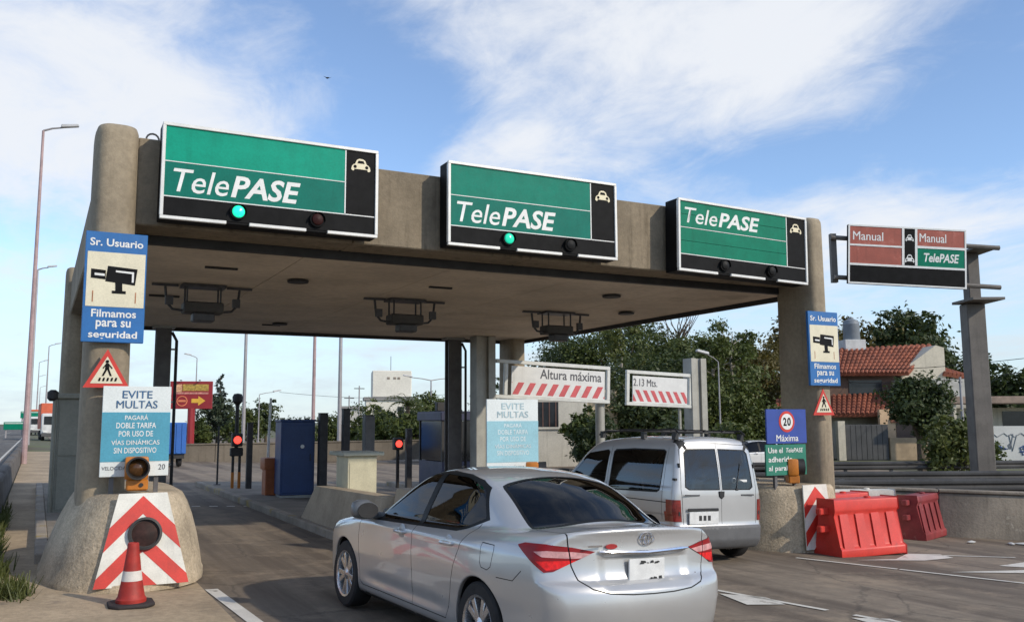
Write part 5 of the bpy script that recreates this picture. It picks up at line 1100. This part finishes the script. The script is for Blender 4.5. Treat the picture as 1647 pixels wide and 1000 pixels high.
# dense row of trees behind the height gate
rows = [(905, 62, 8.4, 7.0, L_dark, 'dark bushy tree in the wood behind the Altura máxima board'), (975, 58, 9.2, 6.5, L_mid, 'green tree in the wood rising above the gap between the height boards'), (1035, 66, 10.2, 7.5, L_dark, 'tall dark tree in the wood above the 2.13 Mts board'), (1085, 58, 8.2, 6.0, L_mid, 'mid green tree in the wood beside the galvanised gate post'), (1140, 64, 8.6, 7.0, L_mid, 'green tree in the wood beside the curved lamp'), (1205, 60, 8.4, 7.0, L_olive, 'olive brown tree crowning the wood beside the pillar'), (1250, 66, 9.0, 8.0, L_olive, 'olive tree behind the pillar by the tiled house'),
        (965, 53, 5.2, 5.0, L_dark, 'low dark tree below the Altura máxima board'), (1060, 48, 5.6, 6.0, L_dark, 'low dark tree behind the van roof rack'), (1165, 50, 5.0, 6.0, L_mid, 'low green tree above the white car')]
for i, (px, d, H, w, mt, lb) in enumerate(rows):
    x, y = at(px, d); rg = random.Random(i+3); tree('broadleaf_tree', lb, x, y, GB, H, round_blobs(rg, H, w, 15, .10), 13000, .125, mt, .22, i+11, 'trees of the wood behind the gate')
# a bare twiggy tree
x, y = at(1090, 60); t = thing('bare_tree', 'bare twiggy tree poking out above the wood', 'tree', (x, y, GB)); rg = random.Random(5); m = MB(); m.tube([(0, 0, 0), (.1, 0, 4), (.2, .1, 8)], [.2, .15, .07], 7); m2 = MB()
for k in range(34):
    z0 = rg.uniform(5, 8); a = rg.uniform(0, 6.3); r = rg.uniform(.8, 2.0); p1 = (.15+r*.6*math.cos(a), r*.6*math.sin(a), z0+rg.uniform(.5, 1.2)); p2 = (.15+r*math.cos(a+.3), r*math.sin(a+.3), z0+rg.uniform(1.4, 2.8)); m2.tube([(.15, 0, z0), p1, p2], [.05, .03, .012], 5)
m.build('trunk', bark, t); m2.build('branches', bark, t)
for i, (px, d, H, lb) in enumerate(((1308-160, 52, 7.2, 'slender pale-trunked tree in front of the wood, beside the curved lamp'), (1000, 54, 9.4, 'slender pale-trunked tree rising above the Altura máxima board'), (1178, 53, 7.6, 'slender pale-trunked tree beside the pillar end of the wood'))):
    x, y = at(px, d); rg = random.Random(i+33); rng_ = np.random.default_rng(i+33); t = thing('slender_tree', lb, 'tree', (x, y, GB), 0, 'slender trees before the wood'); bl = []; m = MB(); m.tube([(0, 0, 0), (.1, 0, H*.4), (-.05, .1, H*.75), (.05, 0, H*.97)], [.13, .10, .07, .02], 7)
    for k in range(11):
        z0 = H*rg.uniform(.42, .9); a = rg.uniform(0, 6.28); r = rg.uniform(.5, 1.5); p = (r*math.cos(a), r*math.sin(a), z0+rg.uniform(.3, 1.1)); m.tube([(0, 0, z0), p], [.04, .012], 5); bl.append((*p, .55, .55, .4))
    m.build('trunk', pm('pale_bark', (.34, .31, .26), .85, var=.25, scale=4), t); V, F = leaves(rng_, bl, 3600, .11, .7, 14); linkmesh('crown', fastmesh('crown', V, F, L_lite if i == 1 else L_mid), t)
# trees around the tiled house
for i, (px, d, H, w, mt, lb, n) in enumerate([(1335, 74, 11.2, 10, L_olive, 'large olive tree behind the roof tank of the tiled house', 11000), (1400, 78, 10.0, 9, L_olive, 'olive tree behind the ridge of the tiled house', 9000), (1468, 72, 11.6, 8.0, L_dark, 'tall dark round tree under the Manual board', 12000), (1545, 80, 8.2, 8, L_dark, 'dark tree behind the grey gantry mast', 8000), (1632, 70, 5.8, 6, L_dark, 'dark tree above the graffiti wall', 7000), (1432, 74, 7.0, 7, L_dark, 'dark tree filling in behind the tiled roof', 7000)]):
    x, y = at(px, d); rg = random.Random(i+60); tree('broadleaf_tree', lb, x, y, GB, H, round_blobs(rg, H, w, 13, .2), n, .24, mt, .3, i+70, 'trees around the tiled house')
x, y = at(1473, 41); tree('garden_tree', 'dense dark round-headed tree before the tiled house', x, y, GB, 4.3, [(0, 0, 3.1, 1.35, 1.35, 1.1), (-.7, .2, 2.9, .8, .8, .8), (.75, -.2, 3.0, .8, .8, .8), (.1, .3, 3.7, .9, .9, .55), (-.1, -.4, 2.2, .6, .6, .6), (.3, 0, 1.9, .5, .5, .5)], 9000, .11, L_dark, .17, 201)
x, y = at(1518, 34); tree('garden_shrub', 'yellow-green shrub beside the grey gantry mast', x, y, GB, 2.6, [(0, 0, 1.4, .9, .9, .9), (.5, .1, 1.0, .7, .7, .7), (-.4, 0, .8, .6, .6, .6), (.1, 0, 2.0, .6, .6, .5)], 5000, .10, L_lite, .06, 202, cat='shrub')
x, y = at(1580, 37); tree('garden_shrub', 'low dark shrub at the foot of the graffiti wall', x, y, GB, 1.6, [(0, 0, .8, .7, .5, .6), (-.9, 0, .7, .6, .5, .5)], 2200, .09, L_mid, .04, 203, cat='shrub')
for i, (px, d, H, w, mt, lb) in enumerate([(938, 43, 2.7, 2.0, L_mid, 'leafy shrub at the corner of the pale house'), (955, 42, 2.6, 2.6, L_dark, 'dark shrub beside the leg of the Altura máxima board'), (1240, 52, 3.0, 4.5, L_mid, 'green shrub left of the tiled house porch'.replace(' left of', ' beside')), (1090, 40, 2.2, 4, L_dark, 'dark hedge-like shrub behind the van'), (1175, 42, 2.4, 4, L_mid, 'green hedge-like shrub behind the white car')]):
    x, y = at(px, d); rg = random.Random(i+90); tree('shrub', lb, x, y, GB, H, round_blobs(rg, H, w, 8, .05), 4000, .13, mt, .06, i+90, 'shrubs beyond the gate', 'shrub')
# middle distance trees
for i, (px, d, H, w, mt, lb, b) in enumerate([(352, 92, 5.0, 5.5, L_grey, 'grey-green bushy tree beside the red billboard', .05), (395, 90, 3.8, 4.5, L_mid, 'green bush beyond the red lane signal', .05), (430, 96, 4.7, 4.2, L_dark, 'dark round tree beyond the orange machine', .1), (322, 88, 2.9, 3.2, L_mid, 'low bush at the foot of the red billboard', .02), (605, 84, 4.6, 5.0, L_mid, 'green tree under the white tank building', .1), (690, 80, 5.0, 5.5, L_mid, 'green tree beside the navy booth', .1), (640, 76, 3.8, 5.0, L_dark, 'dark bush at the foot of the palm', .02), (785, 82, 7.0, 3.6, L_dark, 'dark slender tree between the steel column and gate post', .15), (575, 88, 3.0, 4.5, L_mid, 'low hedge tree beyond the dark posts', .02), (530, 92, 3.0, 4.5, L_mid, 'low hedge tree behind the blue cabinet', .02), (475, 98, 2.6, 4.0, L_grey, 'low grey-green bush beside the blue cabinet top', .02), (662, 70, 3.0, 4.2, L_mid, 'bright green bush under the palm fronds', .02), (715, 74, 3.2, 4.0, L_dark, 'dark bush behind the navy booth', .02), (618, 72, 2.6, 3.6, L_mid, 'low green bush behind the cream pedestal posts', .02)]):
    x, y = at(px, d); rg = random.Random(i+120); tree('broadleaf_tree', lb, x, y, GB-.0, H, round_blobs(rg, H, w, 9, b), 4200, .17, mt, .14, i+130, 'trees beyond the toll exit')
x, y = at(355, 98); t = thing('conifer_tree', 'grey conifer rising beside the red billboard', 'tree', (x, y, GB)); rng = np.random.default_rng(9); bl = []
for k in range(12): bl.append((rng.uniform(-.2, .2), rng.uniform(-.2, .2), 2.6+.42*k, 1.5*(1-k/13), 1.5*(1-k/13), .3))
V, F = leaves(rng, bl, 3600, .16, .5, 18); linkmesh('crown', fastmesh('crown', V, F, L_con), t); MB().tube([(0, 0, 0), (0, 0, 7.4)], [.16, .03], 7).build('trunk', bark, t)
x, y = at(655, 74); t = thing('palm_tree', 'palm with drooping fronds before the white tank building', 'palm', (x, y, GB)); MB().tube([(0, 0, 0), (.1, 0, 1.6), (.05, 0, 3.6)], [.22, .17, .15], 9).build('trunk', bark, t)
rg = random.Random(77)
for k in range(26):
    a = 2*math.pi*k/26+rg.uniform(-.1, .1); el_ = rg.uniform(.1, 1.25); Lf = rg.uniform(1.8, 2.6); pts = []; px_, pz_ = 0, 3.6; e = el_
    for s in range(9): pts.append((px_*math.cos(a)+.05, px_*math.sin(a), pz_)); px_ += Lf/8*math.cos(e); pz_ += Lf/8*math.sin(e); e -= .24
    m = MB(); m.tube(pts, [.03*(1-s/9.5) for s in range(9)], 4)
    for s in range(1, 9):
        for sd_ in (-1, 1):
            p = Vector(pts[s]); l = .55*(1-abs(s-4)/6.5); q = p+Vector((-math.sin(a)*sd_*l+.25*l*math.cos(a), math.cos(a)*sd_*l+.25*l*math.sin(a), -.30*l)); w = Vector((math.cos(a), math.sin(a), 0))*.06; m.add([p-w, q, p+w], [(0, 1, 2)])
    m.build('frond', L_mid, t, smooth=0, recalc=False)
# ---------------------------------------------------------------- buildings
wallw = pm('house_white', (.62, .56, .44), .85, var=.1, scale=.6, streak=.3); walln = pm('house_brown', (.14, .085, .06), .8, var=.15, scale=1); tile = pm('roof_tile', (.27, .082, .042), .8, var=.25, scale=1.2, bump=.4, bscale=10, blotch=((.2, .07, .045), 1.5, .55, .7)); wgl = pm('window_dark', (.02, .022, .025), .15, var=.3)
def roof_pitch(t, p0, p1, p2, p3, name='roof', rows_=9, cols=16, lift=.10):
    """tiled pitch: eave p0-p1, ridge p3-p2; courses of barrel tiles as real geometry"""
    P0, P1, P2, P3 = map(Vector, (p0, p1, p2, p3)); n = (P1-P0).cross(P3-P0).normalized()
    if n.z < 0: n = -n
    MB().add([P0, P1, P2, P3, P0-n*.14, P1-n*.14, P2-n*.14, P3-n*.14], [(0, 1, 2, 3), (7, 6, 5, 4), (0, 4, 5, 1), (1, 5, 6, 2), (2, 6, 7, 3), (3, 7, 4, 0)]).build(name, tile, t, smooth=0); o = t.children[-1]
    m = MB()
    for c_ in range(cols):
        u = (c_+.5)/cols
        for r_ in range(rows_):
            v0, v1 = r_/rows_, (r_+1.06)/rows_; A = (P0.lerp(P1, u)).lerp(P3.lerp(P2, u), v0)+n*(.05); B = (P0.lerp(P1, u)).lerp(P3.lerp(P2, u), min(1, v1))+n*.02; m.tube([A, B], [(P1-P0).length/cols*.42, (P1-P0).length/cols*.34], 6)
    ob = m.build('roof_tiles', tile, t, smooth=50); ob['kind'] = 'stuff'
hx, hy = at(1415, 54); hr = R(-27)
t = thing('tiled_house', 'two-storey house with red tiled roofs and cream gable', 'house', (hx, hy, GB), hr)
bx('lower_wall', wallw, t, -3.2, 4.4, 0, 8, 0, 3.3); bx('upper_wall', walln, t, -2.8, 1.3, .9, 7, 3.3, 5.15)
m = MB(); m.prism([(1.6, 3.3), (4.3, 3.3), (4.3, 6.6), (3.8, 6.75), (1.6, 5.2)], .8, 7, 'xz'); m.build('gable_wall', wallw, t, smooth=0)
roof_pitch(t, (-3.2, .2, 5.0), (1.8, .2, 5.0), (4.6, 2.9, 6.9), (-2.0, 2.9, 6.6), rows_=8, cols=20); roof_pitch(t, (-3.2, 7.4, 5.0), (4.6, 7.4, 5.0), (4.6, 2.9, 6.9), (-2.0, 2.9, 6.6), rows_=6, cols=18)
roof_pitch(t, (-4.2, -1.6, 2.55), (.2, -1.6, 2.55), (1.7, .75, 3.85), (-3.4, .75, 3.7), rows_=7, cols=16); roof_pitch(t, (.2, -1.6, 2.55), (1.2, -1.3, 3.0), (1.75, .75, 3.9), (1.65, .75, 3.85), rows_=5, cols=3)
roof_pitch(t, (4.1, .6, 5.0), (6.9, 1.2, 4.6), (6.2, 3.0, 5.1), (4.4, 3.0, 5.7), rows_=5, cols=10); roof_pitch(t, (-6.6, -.2, 2.3), (-3.9, -.2, 2.3), (-3.9, 2.4, 3.5), (-5.6, 2.4, 3.5), rows_=6, cols=9)
bx('side_wing', wallw, t, 4.41, 6.6, 1.4, 6, 0, 4.6); bx('side_wing', walln, t, -6.3, -3.21, .3, 6, 0, 2.4)
bx('porch_wall', pm('porch_peach', (.66, .46, .28), .85, var=.08), t, -1.0, 3.2, -1.95, -1.65, 0, 2.85); bx('porch_beam', pm('porch_brick', (.30, .12, .07), .85, var=.2), t, -.4, 2.2, -2.05, -1.951, 2.1, 2.35); bx('porch_door', pm('porch_dark', (.12, .08, .06), .7), t, -.1, 1.6, -2.0, -1.951, 0, 2.1)
for a in ((-1.6, .4, .86, .899, 3.55, 4.65), (1.9, 2.6, -1.975, -1.951, 1.2, 1.9)):
    w_ = bx('window', wgl, t, *a); bx('window_frame', walln, w_, a[0]-.08, a[1]+.08, a[2]-.02, a[3]-.003, a[5], a[5]+.08); bx('sill', wallw, w_, a[0]-.1, a[1]+.1, a[2]-.08, a[3]-.003, a[4]-.08, a[4])
gt = bx('garage_gate', pm('gate_grey', (.075, .075, .075), .7, var=.15, scale=2), t, -3.3, -.85, -2.6, -2.5, 0, 2.0)
for k in range(8): bx('gate_slat', pm('gate_grey', (.1, .1, .1)), gt, -3.28+.30*k, -3.28+.30*k+.27, -2.63, -2.6, .05, 1.95)
bx('garden_wall', pm('garden_tan', (.40, .30, .19), .9, var=.15), t, -.8, 2.6, -2.7, -2.45, 0, 1.25); bx('garden_pillar', wallw, t, -3.75, -3.35, -2.8, -2.4, 0, 2.2)
x, y = hx-2.5*math.cos(hr)-.0, hy
tk = thing('water_tank', 'grey roof tank on a white stand above the tiled house', 'water tank', (hx+(-.3)*math.cos(hr)-3.4*math.sin(hr), hy+(-.3)*math.sin(hr)+3.4*math.cos(hr), GB+6.55), hr)
bx('stand', pm('stand_white', (.6, .6, .58), .8), tk, -.65, .65, -.6, .6, 0, .75, bevel=.02); MB().lathe([(.5, .75), (.52, .8), (.5, 1.2), (.52, 1.25), (.5, 1.7), (.52, 1.75), (.44, 2.0), (.18, 2.1), (.16, 2.2), (0, 2.22)], 20).build('tank', pm('tank_grey', (.20, .225, .25), .6, var=.1), tk)
# carport building and graffiti wall
cxx, cyy = at(1615, 50); t = thing('carport_building', 'low building with flat tiled awning behind the graffiti wall', 'building', (cxx, cyy, GB), R(-27)); bx('wall', wallw, t, -3, 5, 1.5, 6, 0, 2.9); bx('awning', pm('awning', (.30, .22, .17), .8, var=.2), t, -3.6, 6, -.6, 1.9, 3.1, 3.5, bevel=.03); bx('upper_block', pm('pale_block', (.5, .49, .44), .85), t, -4.2, -1.0, 2.5, 6, 2.9, 4.6)
for k in range(3): bx('window', wgl, t, -1.6+2.1*k, -.1+2.1*k, 1.47, 1.499, 1.3, 2.7)
for k in range(3): bx('awning_post', wallw, t, -3.2+4*k, -3.05+4*k, -.4, -.25, 0, 3.1)
gx, gy = at(1600, 42); t = thing('graffiti_wall', 'white boundary wall with blue and grey graffiti', 'wall', (gx, gy, GB), R(-27)); gwm = pm('wall_graffiti', (.60, .60, .57), .85, var=.08, scale=1.5)
bx('wall', gwm, t, -2.6, 6, 0, .2, 0, 1.95); rg = random.Random(12); gb = pm('spray_blue', (.05, .10, .26), .7); gg = pm('spray_grey', (.24, .26, .28), .7)
for k in range(9):
    xx = -1.9+.55*k; mt = gb if k in (2, 3, 5, 6, 8) else gg; pts = []
    for s in range(9): pts.append((xx+rg.uniform(0, .62), -.012, .62+rg.uniform(0, .55 if mt is gb else 1.0)))
    MB().tube(pts, .035 if mt is gb else .022, 5).build('spray_stroke', mt, t)
for k in range(3):
    pts = [(-2.2+1.9*k+.16*s, -.012, 1.45+.22*((s*7+k*3) % 5)/5) for s in range(10)]; MB().tube(pts, .02, 5).build('spray_stroke', gg, t)
# pale house behind the teal notice
x, y = at(893, 46); t = thing('pale_house', 'pale house with one barred window behind the shrubs', 'house', (x, y, GB), R(-24)); pw = pm('pale_wall', (.58, .54, .45), .85, var=.12, scale=.8, streak=.4); bx('wall', pw, t, -2.6, 1.6, 0, 6, 0, 4.3); bx('parapet', pw, t, -2.7, 1.7, -.1, .3, 4.3, 4.5); bx('roof_slab', pm('roof_grey', (.3, .29, .27), .9), t, -2.6, 1.6, .31, 6, 4.3, 4.4); w_ = bx('window', wgl, t, -1.05, .12, -.02, -.003, 2.0, 3.25); bx('sill', pw, w_, -1.15, .22, -.1, -.004, 1.88, 1.98)
for k in range(4): bx('window_bar', pm('shutter_brown', (.14, .07, .05), .7), w_, -1.03+.33*k, -.98+.33*k, -.05, -.021, 2.0, 3.25)
bx('annex', pm('annex_cream', (.62, .52, .36), .85), t, 1.61, 3.4, 1.5, 6, 0, 3.9)
# white tank building
x, y = at(630, 122); t = thing('white_building', 'white block with rooftop tank beyond the palm', 'building', (x, y, GB), R(-17)); ww = pm('block_white', (.80, .76, .66), .8, var=.05, scale=.4); bx('lower_block', ww, t, -3.4, 3.4, 0, 7, 0, 5.2); bx('tank_block', ww, t, -2.6, 2.7, .5, 6, 5.6, 9.2, bevel=.1); bx('ledge', pm('ledge_grey', (.3, .29, .28), .8), t, -3.7, 3.6, -.3, 7, 5.2, 5.6); MB().tube([(0, 3, 9.2), (0, 3, 11.3)], .04, 5).build('aerial', dsteel, t)
for k in range(3): bx('letter_block', pm('letter_brown', (.3, .25, .2), .8), t, -.6+.55*k+(.3 if k else 0), -.25+.55*k+(.3 if k else 0), .46, .499, 8.0, 8.3)
for k in range(2): bx('window', wgl, t, -2.2+3*k, -1.3+3*k, -.03, -.003, 3.4, 4.3)
bx('side_roof', pm('ledge_grey', (.3, .29, .28)), t, -7, -3.8, 0, 5, 4.1, 4.4); bx('side_wall', pm('side_pale', (.55, .53, .48), .85), t, -6.6, -3.75, .4, 4.6, 0, 4.1)
# ---------------------------------------------------------------- masts, lamps, billboard
pole = pm('pole_grey', (.38, .36, .36), .5, metal=.3, var=.1, scale=1); polr = pm('pole_faded_red', (.42, .29, .28), .6, var=.2, scale=1)
def lamp_post(label, x, y, H, arm, mat=pole, r0=.13, double=False, z=0, dirx=1, rise=.25):
    t = thing('street_lamp', label, 'street lamp', (x, y, z), 0, 'street lamps along the roads'); MB().tube([(0, 0, 0), (0, 0, H*.45), (0, 0, H)], [r0, r0*.75, r0*.45], 10).build('pole', mat, t)
    for s in ((1, -1) if double else (1,)):
        s *= dirx; MB().tube([(0, 0, H), (s*arm*.45, 0, H+rise*.6), (s*arm, 0, H+rise)], [r0*.4, r0*.35, r0*.3], 7).build('arm', pole, t)
        h_ = MB(); h_.add([(s*(arm*.9), -.13, H+rise-.02), (s*(arm*.9), .13, H+rise-.02), (s*(arm+.65), .1, H+rise+.12), (s*(arm+.65), -.1, H+rise+.12), (s*(arm*.9), -.11, H+rise+.12), (s*(arm*.9), .11, H+rise+.12), (s*(arm+.6), .07, H+rise+.24), (s*(arm+.6), -.07, H+rise+.24)], [(0, 3, 2, 1), (4, 5, 6, 7), (0, 1, 5, 4), (1, 2, 6, 5), (2, 3, 7, 6), (3, 0, 4, 7)]); h_.build('lamp_head', pm('lamp_head', (.5, .5, .5), .5), t, bevel=.03)
    return t
lamp_post('tall lamp post with pinkish shaft nearest the toll, beside the parapet'.replace('nearest the toll, ', 'and twin-bulge head '), -.42, 43, 14.3, .75, polr, .12); lamp_post('grey lamp post second along the parapet from the toll', -.6, 82, 14.1, .75, pole, .15); lamp_post('lamp post third along the parapet from the toll', .8, 124, 11.1, .7, pole, .13); lamp_post('lamp post fourth along the parapet from the toll', -.2, 158, 11.1, .7, pole, .13); lamp_post('lamp post fifth along the parapet from the toll', -.3, 205, 11, .7, pole, .13); lamp_post('lamp post sixth along the parapet from the toll', .2, 265, 11, .7, pole, .13)
x, y = at(316, 90); lamp_post('single-arm lamp post rising above the red billboard', x, y, 8.7, .6, pole, .1, dirx=-1, z=GB); x, y = at(693, 80); lamp_post('double-arm lamp post beside the white tank building', x, y, 5.9, 2.0, pole, .12, True, z=GB); x, y = at(1155, 44); lamp_post('pale lamp post with curved arm in front of the wood', x, y, 5.1, .7, pole, .055, dirx=-1, z=GB, rise=.35)
x, y = at(418, 85); lamp_post('short lamp post behind the dark round tree', x, y, 4.9, 1.4, pole, .08, z=GB)
for px, d, H, lb in ((394, 80, 24, 'slim pale lighting mast beyond the red lane signal'), (505, 80, 24, 'slim reddish lighting mast behind the blue cabinet'), (547, 70, 21, 'slim pale lighting mast behind the dark posts')):
    x, y = at(px, d); t = thing('lighting_mast', lb, 'mast', (x, y, GB), 0, 'lighting masts'); MB().tube([(0, 0, 0), (0, 0, H*.5), (0, 0, H)], [.17, .13, .08], 9).build('shaft', polr if px == 505 else pole, t); MB().lathe([(.5, 0), (.55, .1), (.5, .25)], 12, (0, 0, H)).build('lamp_crown', pole, t)
for px, d, H, lb in ((578, 86, 5.7, 'wooden utility pole beside the white tank building'), (562, 90, 4.9, 'short utility pole beyond the dark posts'), (1432, 48, 4.6, 'thin pole at the corner of the tiled house')[:2] if False else (1542, 46, 4.4, 'thin pale pole beside the gantry mast'), (1322, 20, 4.1, 'thin pole behind the filming notice pillar')):
    x, y = at(px, d); t = thing('utility_pole', lb, 'pole', (x, y, GB)); MB().tube([(0, 0, 0), (0, 0, H)], [.09, .06], 8).build('shaft', pole, t); bx('crossarm', dsteel, t, -.5 if H > 4.5 else -.1, .5 if H > 4.5 else .1, -.04, .04, H-.3, H-.22)
bxx, byy = at(310, 76); t = thing('billboard', 'red billboard with yellow arrow on a red pole', 'billboard', (bxx, byy, GB), R(-18)); brd = pm('billboard_red', (.30, .02, .025), .5, var=.1); yel = pm('billboard_yellow', (.80, .45, .05), .5, var=.1); orn = pm('billboard_orange', (.75, .22, .10), .5)
MB().tube([(0, 0, 0), (0, 0, 3.5)], .3, 10).build('pole', brd, t); bx('panel', brd, t, -1.75, 1.65, -.15, .15, 3.45, 5.75, bevel=.02); bx('caption_band', pm('caption_olive', (.45, .30, .06), .6, var=.4, scale=6), t, -.75, 1.35, -.165, -.1505, 4.95, 5.5); bx('caption_band', pm('caption_peach', (.72, .40, .22), .6, var=.35, scale=7), t, -1.45, -.8, -.165, -.1505, 4.85, 5.5); bx('caption_band', pm('caption_rose', (.6, .25, .2), .6, var=.35, scale=7), t, -1.3, 1.35, -.165, -.1505, 4.68, 4.83)
MB().lathe([(.44, 0), (.44, -.03), (.36, -.03), (.36, 0)], 24, (-.75, -.16, 4.1), 'y', closed=True).build('ring', orn, t); bx('ring_bar', orn, t, -1.05, -.45, -.19, -.16, 4.02, 4.2)
MB().prism([(.0, 3.95), (.55, 3.95), (.55, 3.72), (1.12, 4.12), (.55, 4.52), (.55, 4.29), (0, 4.29)], -.17, -.155).build('arrow', yel, t, smooth=0)
for k in range(2): bx('pole_light', dsteel, t, -.9+1.5*k, -.8+1.5*k, -.6, -.151, 5.78, 5.85)
x, y = at(287, 38); t = thing('blue_container', 'bright blue container box behind the teal fine notice', 'container', (x, y, gz(5)), R(4)); bl3 = pm('container_blue', (.02, .13, .46), .5, var=.1, scale=1); bx('body', bl3, t, -.75, .42, 0, 2.2, .55, 1.85, bevel=.02); bx('chassis', blk, t, -.7, .38, .1, 2.1, .35, .548)
for k in range(5): bx('rib', bl3, t, -.65+.22*k, -.58+.22*k, -.03, -.001, .6, 1.8)
for s in (-.5, .25):
    MB().lathe([(.22, -.08), (.24, 0), (.22, .08)], 16, (s, .5, .24), 'x').build('wheel', tyrem, t)
# far wall beyond the lanes, left parapet
t = thing('boundary_wall', 'long beige concrete wall across the far side of the plaza', 'wall', (5.2, 47, -.45), R(8)); bw = pm('beige_wall', (.15, .125, .095), .9, var=.2, scale=.5, streak=.5)
for k in range(10): bx('wall_panel', bw, t, 2.8*k+.008, 2.8*k+2.792, 0, .2, 0, 1.05, bevel=.02); bx('coping', bw, t, 2.8*k+.008, 2.8*k+2.792, -.06, .26, 1.051, 1.12)
t = thing('parapet', 'dark low concrete parapet between footway and highway', 'wall', (-.72, -6, 0)); pw2 = pm('parapet_dark', (.13, .115, .10), .95, var=.25, scale=1, streak=.6, bump=.4, bscale=20)
for k in range(14): MB().prism([(-.2, -.1), (.2, -.1), (.14, .52), (.08, .58), (-.08, .58), (-.14, .52)], 6*k+.01, 6*k+5.99, 'xz').build('parapet_block', pw2, t, bevel=.015)
# grass tufts along the parapet foot
rng = np.random.default_rng(3); V = []; F = []; k = 0
for (cx_, cy_, sx, sy, n) in ((-.42, 13.0, .07, 1.3, 700), (-.36, 11.6, .12, .5, 420), (-.42, 17, .05, 2.5, 500), (-.12, 10.2, .12, .25, 300)):
    for _ in range(n):
        x, y = rng.normal(cx_, sx*.6), rng.normal(cy_, sy*.6)
        if x < -.48: x = -.48+rng.uniform(0, .06)
        h = rng.uniform(.05, .22); a = rng.uniform(0, 6.28); w = rng.uniform(.006, .012); lx, ly = rng.normal(0, .06, 2); dx, dy = math.cos(a)*w, math.sin(a)*w; z = gz(x); V += [(x-dx, y-dy, z), (x+dx, y+dy, z), (x+lx+dx*.3, y+ly+dy*.3, z+h), (x+lx-dx*.3, y+ly-dy*.3, z+h)]; F.append((k, k+1, k+2, k+3)); k += 4
g = linkmesh('grass', fastmesh('grass', V, F, leaf_mat('grass_blade', (.045, .07, .012), (.12, .13, .035)))); tag(g, 'grass tufts along the foot of the parapet', 'grass', kind='stuff')
# litter by the low wall
lit = pm('litter_white', (.65, .64, .6), .7)
for i, (px, py_) in enumerate(((14.6, 10.6), (15.1, 10.2), (15.3, 10.1), (15.7, 9.8))):
    m = MB(); rg = random.Random(i); m.lathe([(0, 0), (.05, .01), (.06+rg.uniform(0, .02), .04), (.03, .07), (0, .08)], 7, axis='z'); o = m.build('litter', lit, loc=(px, py_, gz(px)), rot=(0, 0, i)); o.scale = (1.3+.4*i, .8, .6); tag(o, 'crumpled pale litter at the foot of the low wall', 'litter', 'litter by the low wall')
# far left traffic and signs
def truck(label, x, y, rz, cabc, loadc):
    t = thing('truck', label, 'truck', (x, y, .01), rz); cm = pm('cab_'+label[:6], cabc, .4); lm = pm('load_'+label[:6], loadc, .6)
    bx('cab', cm, t, -1.2, 1.2, -1.0, .9, .6, 2.7, bevel=.12, seg=2); bx('windscreen', wgl, t, -1.0, 1.0, -1.06, -1.001, 1.6, 2.4); bx('bumper', pm('bumper_dark', (.08, .08, .08)), t, -1.2, 1.2, -1.12, -.9, .4, .75, bevel=.03); bx('load', lm, t, -1.25, 1.25, 1.1, 8, 1.1, 3.75, bevel=.04); bx('chassis', blk, t, -.9, .9, -.8, 8, .5, .9)
    for s in (-1, 1):
        bx('headlamp', sgwhite, t, s*.85-.2, s*.85+.2, -1.14, -1.121, .8, 1.0)
        for yy in (0, 4.5, 6.8): MB().lathe([(.3, -.15), (.5, -.14), (.5, .14), (.3, .15)], 16, (s*1.0, yy, .5), 'x').build('wheel', tyrem, t)
truck('truck with white cab and orange-red load on the far road', 1.55, 103, R(2), (.7, .7, .68), (.6, .12, .05)); truck('truck with red load farther off between the lamp posts', .2, 150, 0, (.35, .08, .06), (.45, .06, .05))
for (lb, x, y, z, w, h) in (('green highway sign over the far carriageway, higher of two', -.9, 151, 2.5, 2.7, 1.0), ('green highway sign over the far carriageway, lower of two', -2.2, 122, 1.0, 2.6, .9)):
    t = thing('highway_sign', lb, 'road sign', (x, y, 0)); bx('panel', grnC, t, -w/2, w/2, 0, .1, z, z+h, bevel=.02); bx('edge_strip', sgwhite, t, -w/2+.1, w/2-.1, -.01, -.002, z+h-.2, z+h-.12)
    for s in (-.4, .4): MB().tube([(w*s, .2, 0), (w*s, .2, z+h)], .1, 8).build('post', pole, t)
wc2 = copy_tree(wc); wc2['label'] = 'white car on the highway beyond the parapet'; wc2.location = (-5.3, 78, .01); wc2.rotation_euler = (0, 0, R(-90)); wc2['group'] = 'white cars beyond the toll'; wc['group'] = 'white cars beyond the toll'
# overhead wires
for i, (a, b, za, zb_) in enumerate(((at(1647, 44), at(1250, 62), 4.6, 5.6), (at(1640, 46), at(1240, 60), 4.0, 4.6), (at(450, 88), at(740, 88), 4.6, 4.4))):
    pts = [(a[0]+(b[0]-a[0])*k/12, a[1]+(b[1]-a[1])*k/12, za+(zb_-za)*k/12-.5*math.sin(math.pi*k/12)) for k in range(13)]; o = MB().tube(pts, .016, 4).build('overhead_wire', blk); tag(o, ('thin overhead wire crossing in front of the house gable', 'lower thin overhead wire crossing the tiled house', 'thin overhead wire across the distant trees')[i], 'wire')
# bird
t = MB(); t.add([(0, 0, 0), (.12, .05, .03), (.3, .0, .1), (.12, -.06, .03), (-.12, .05, .03), (-.3, 0, .1), (-.12, -.06, .03), (0, .16, 0), (0, -.2, 0)], [(0, 1, 2, 3), (0, 6, 5, 4), (7, 1, 0, 4), (8, 6, 0, 3)])
x, y = at(517, 60); o = t.build('bird', blk, loc=(x, y, 25.3), smooth=0, recalc=False); tag(o, 'small dark bird flying above the canopy', 'bird')
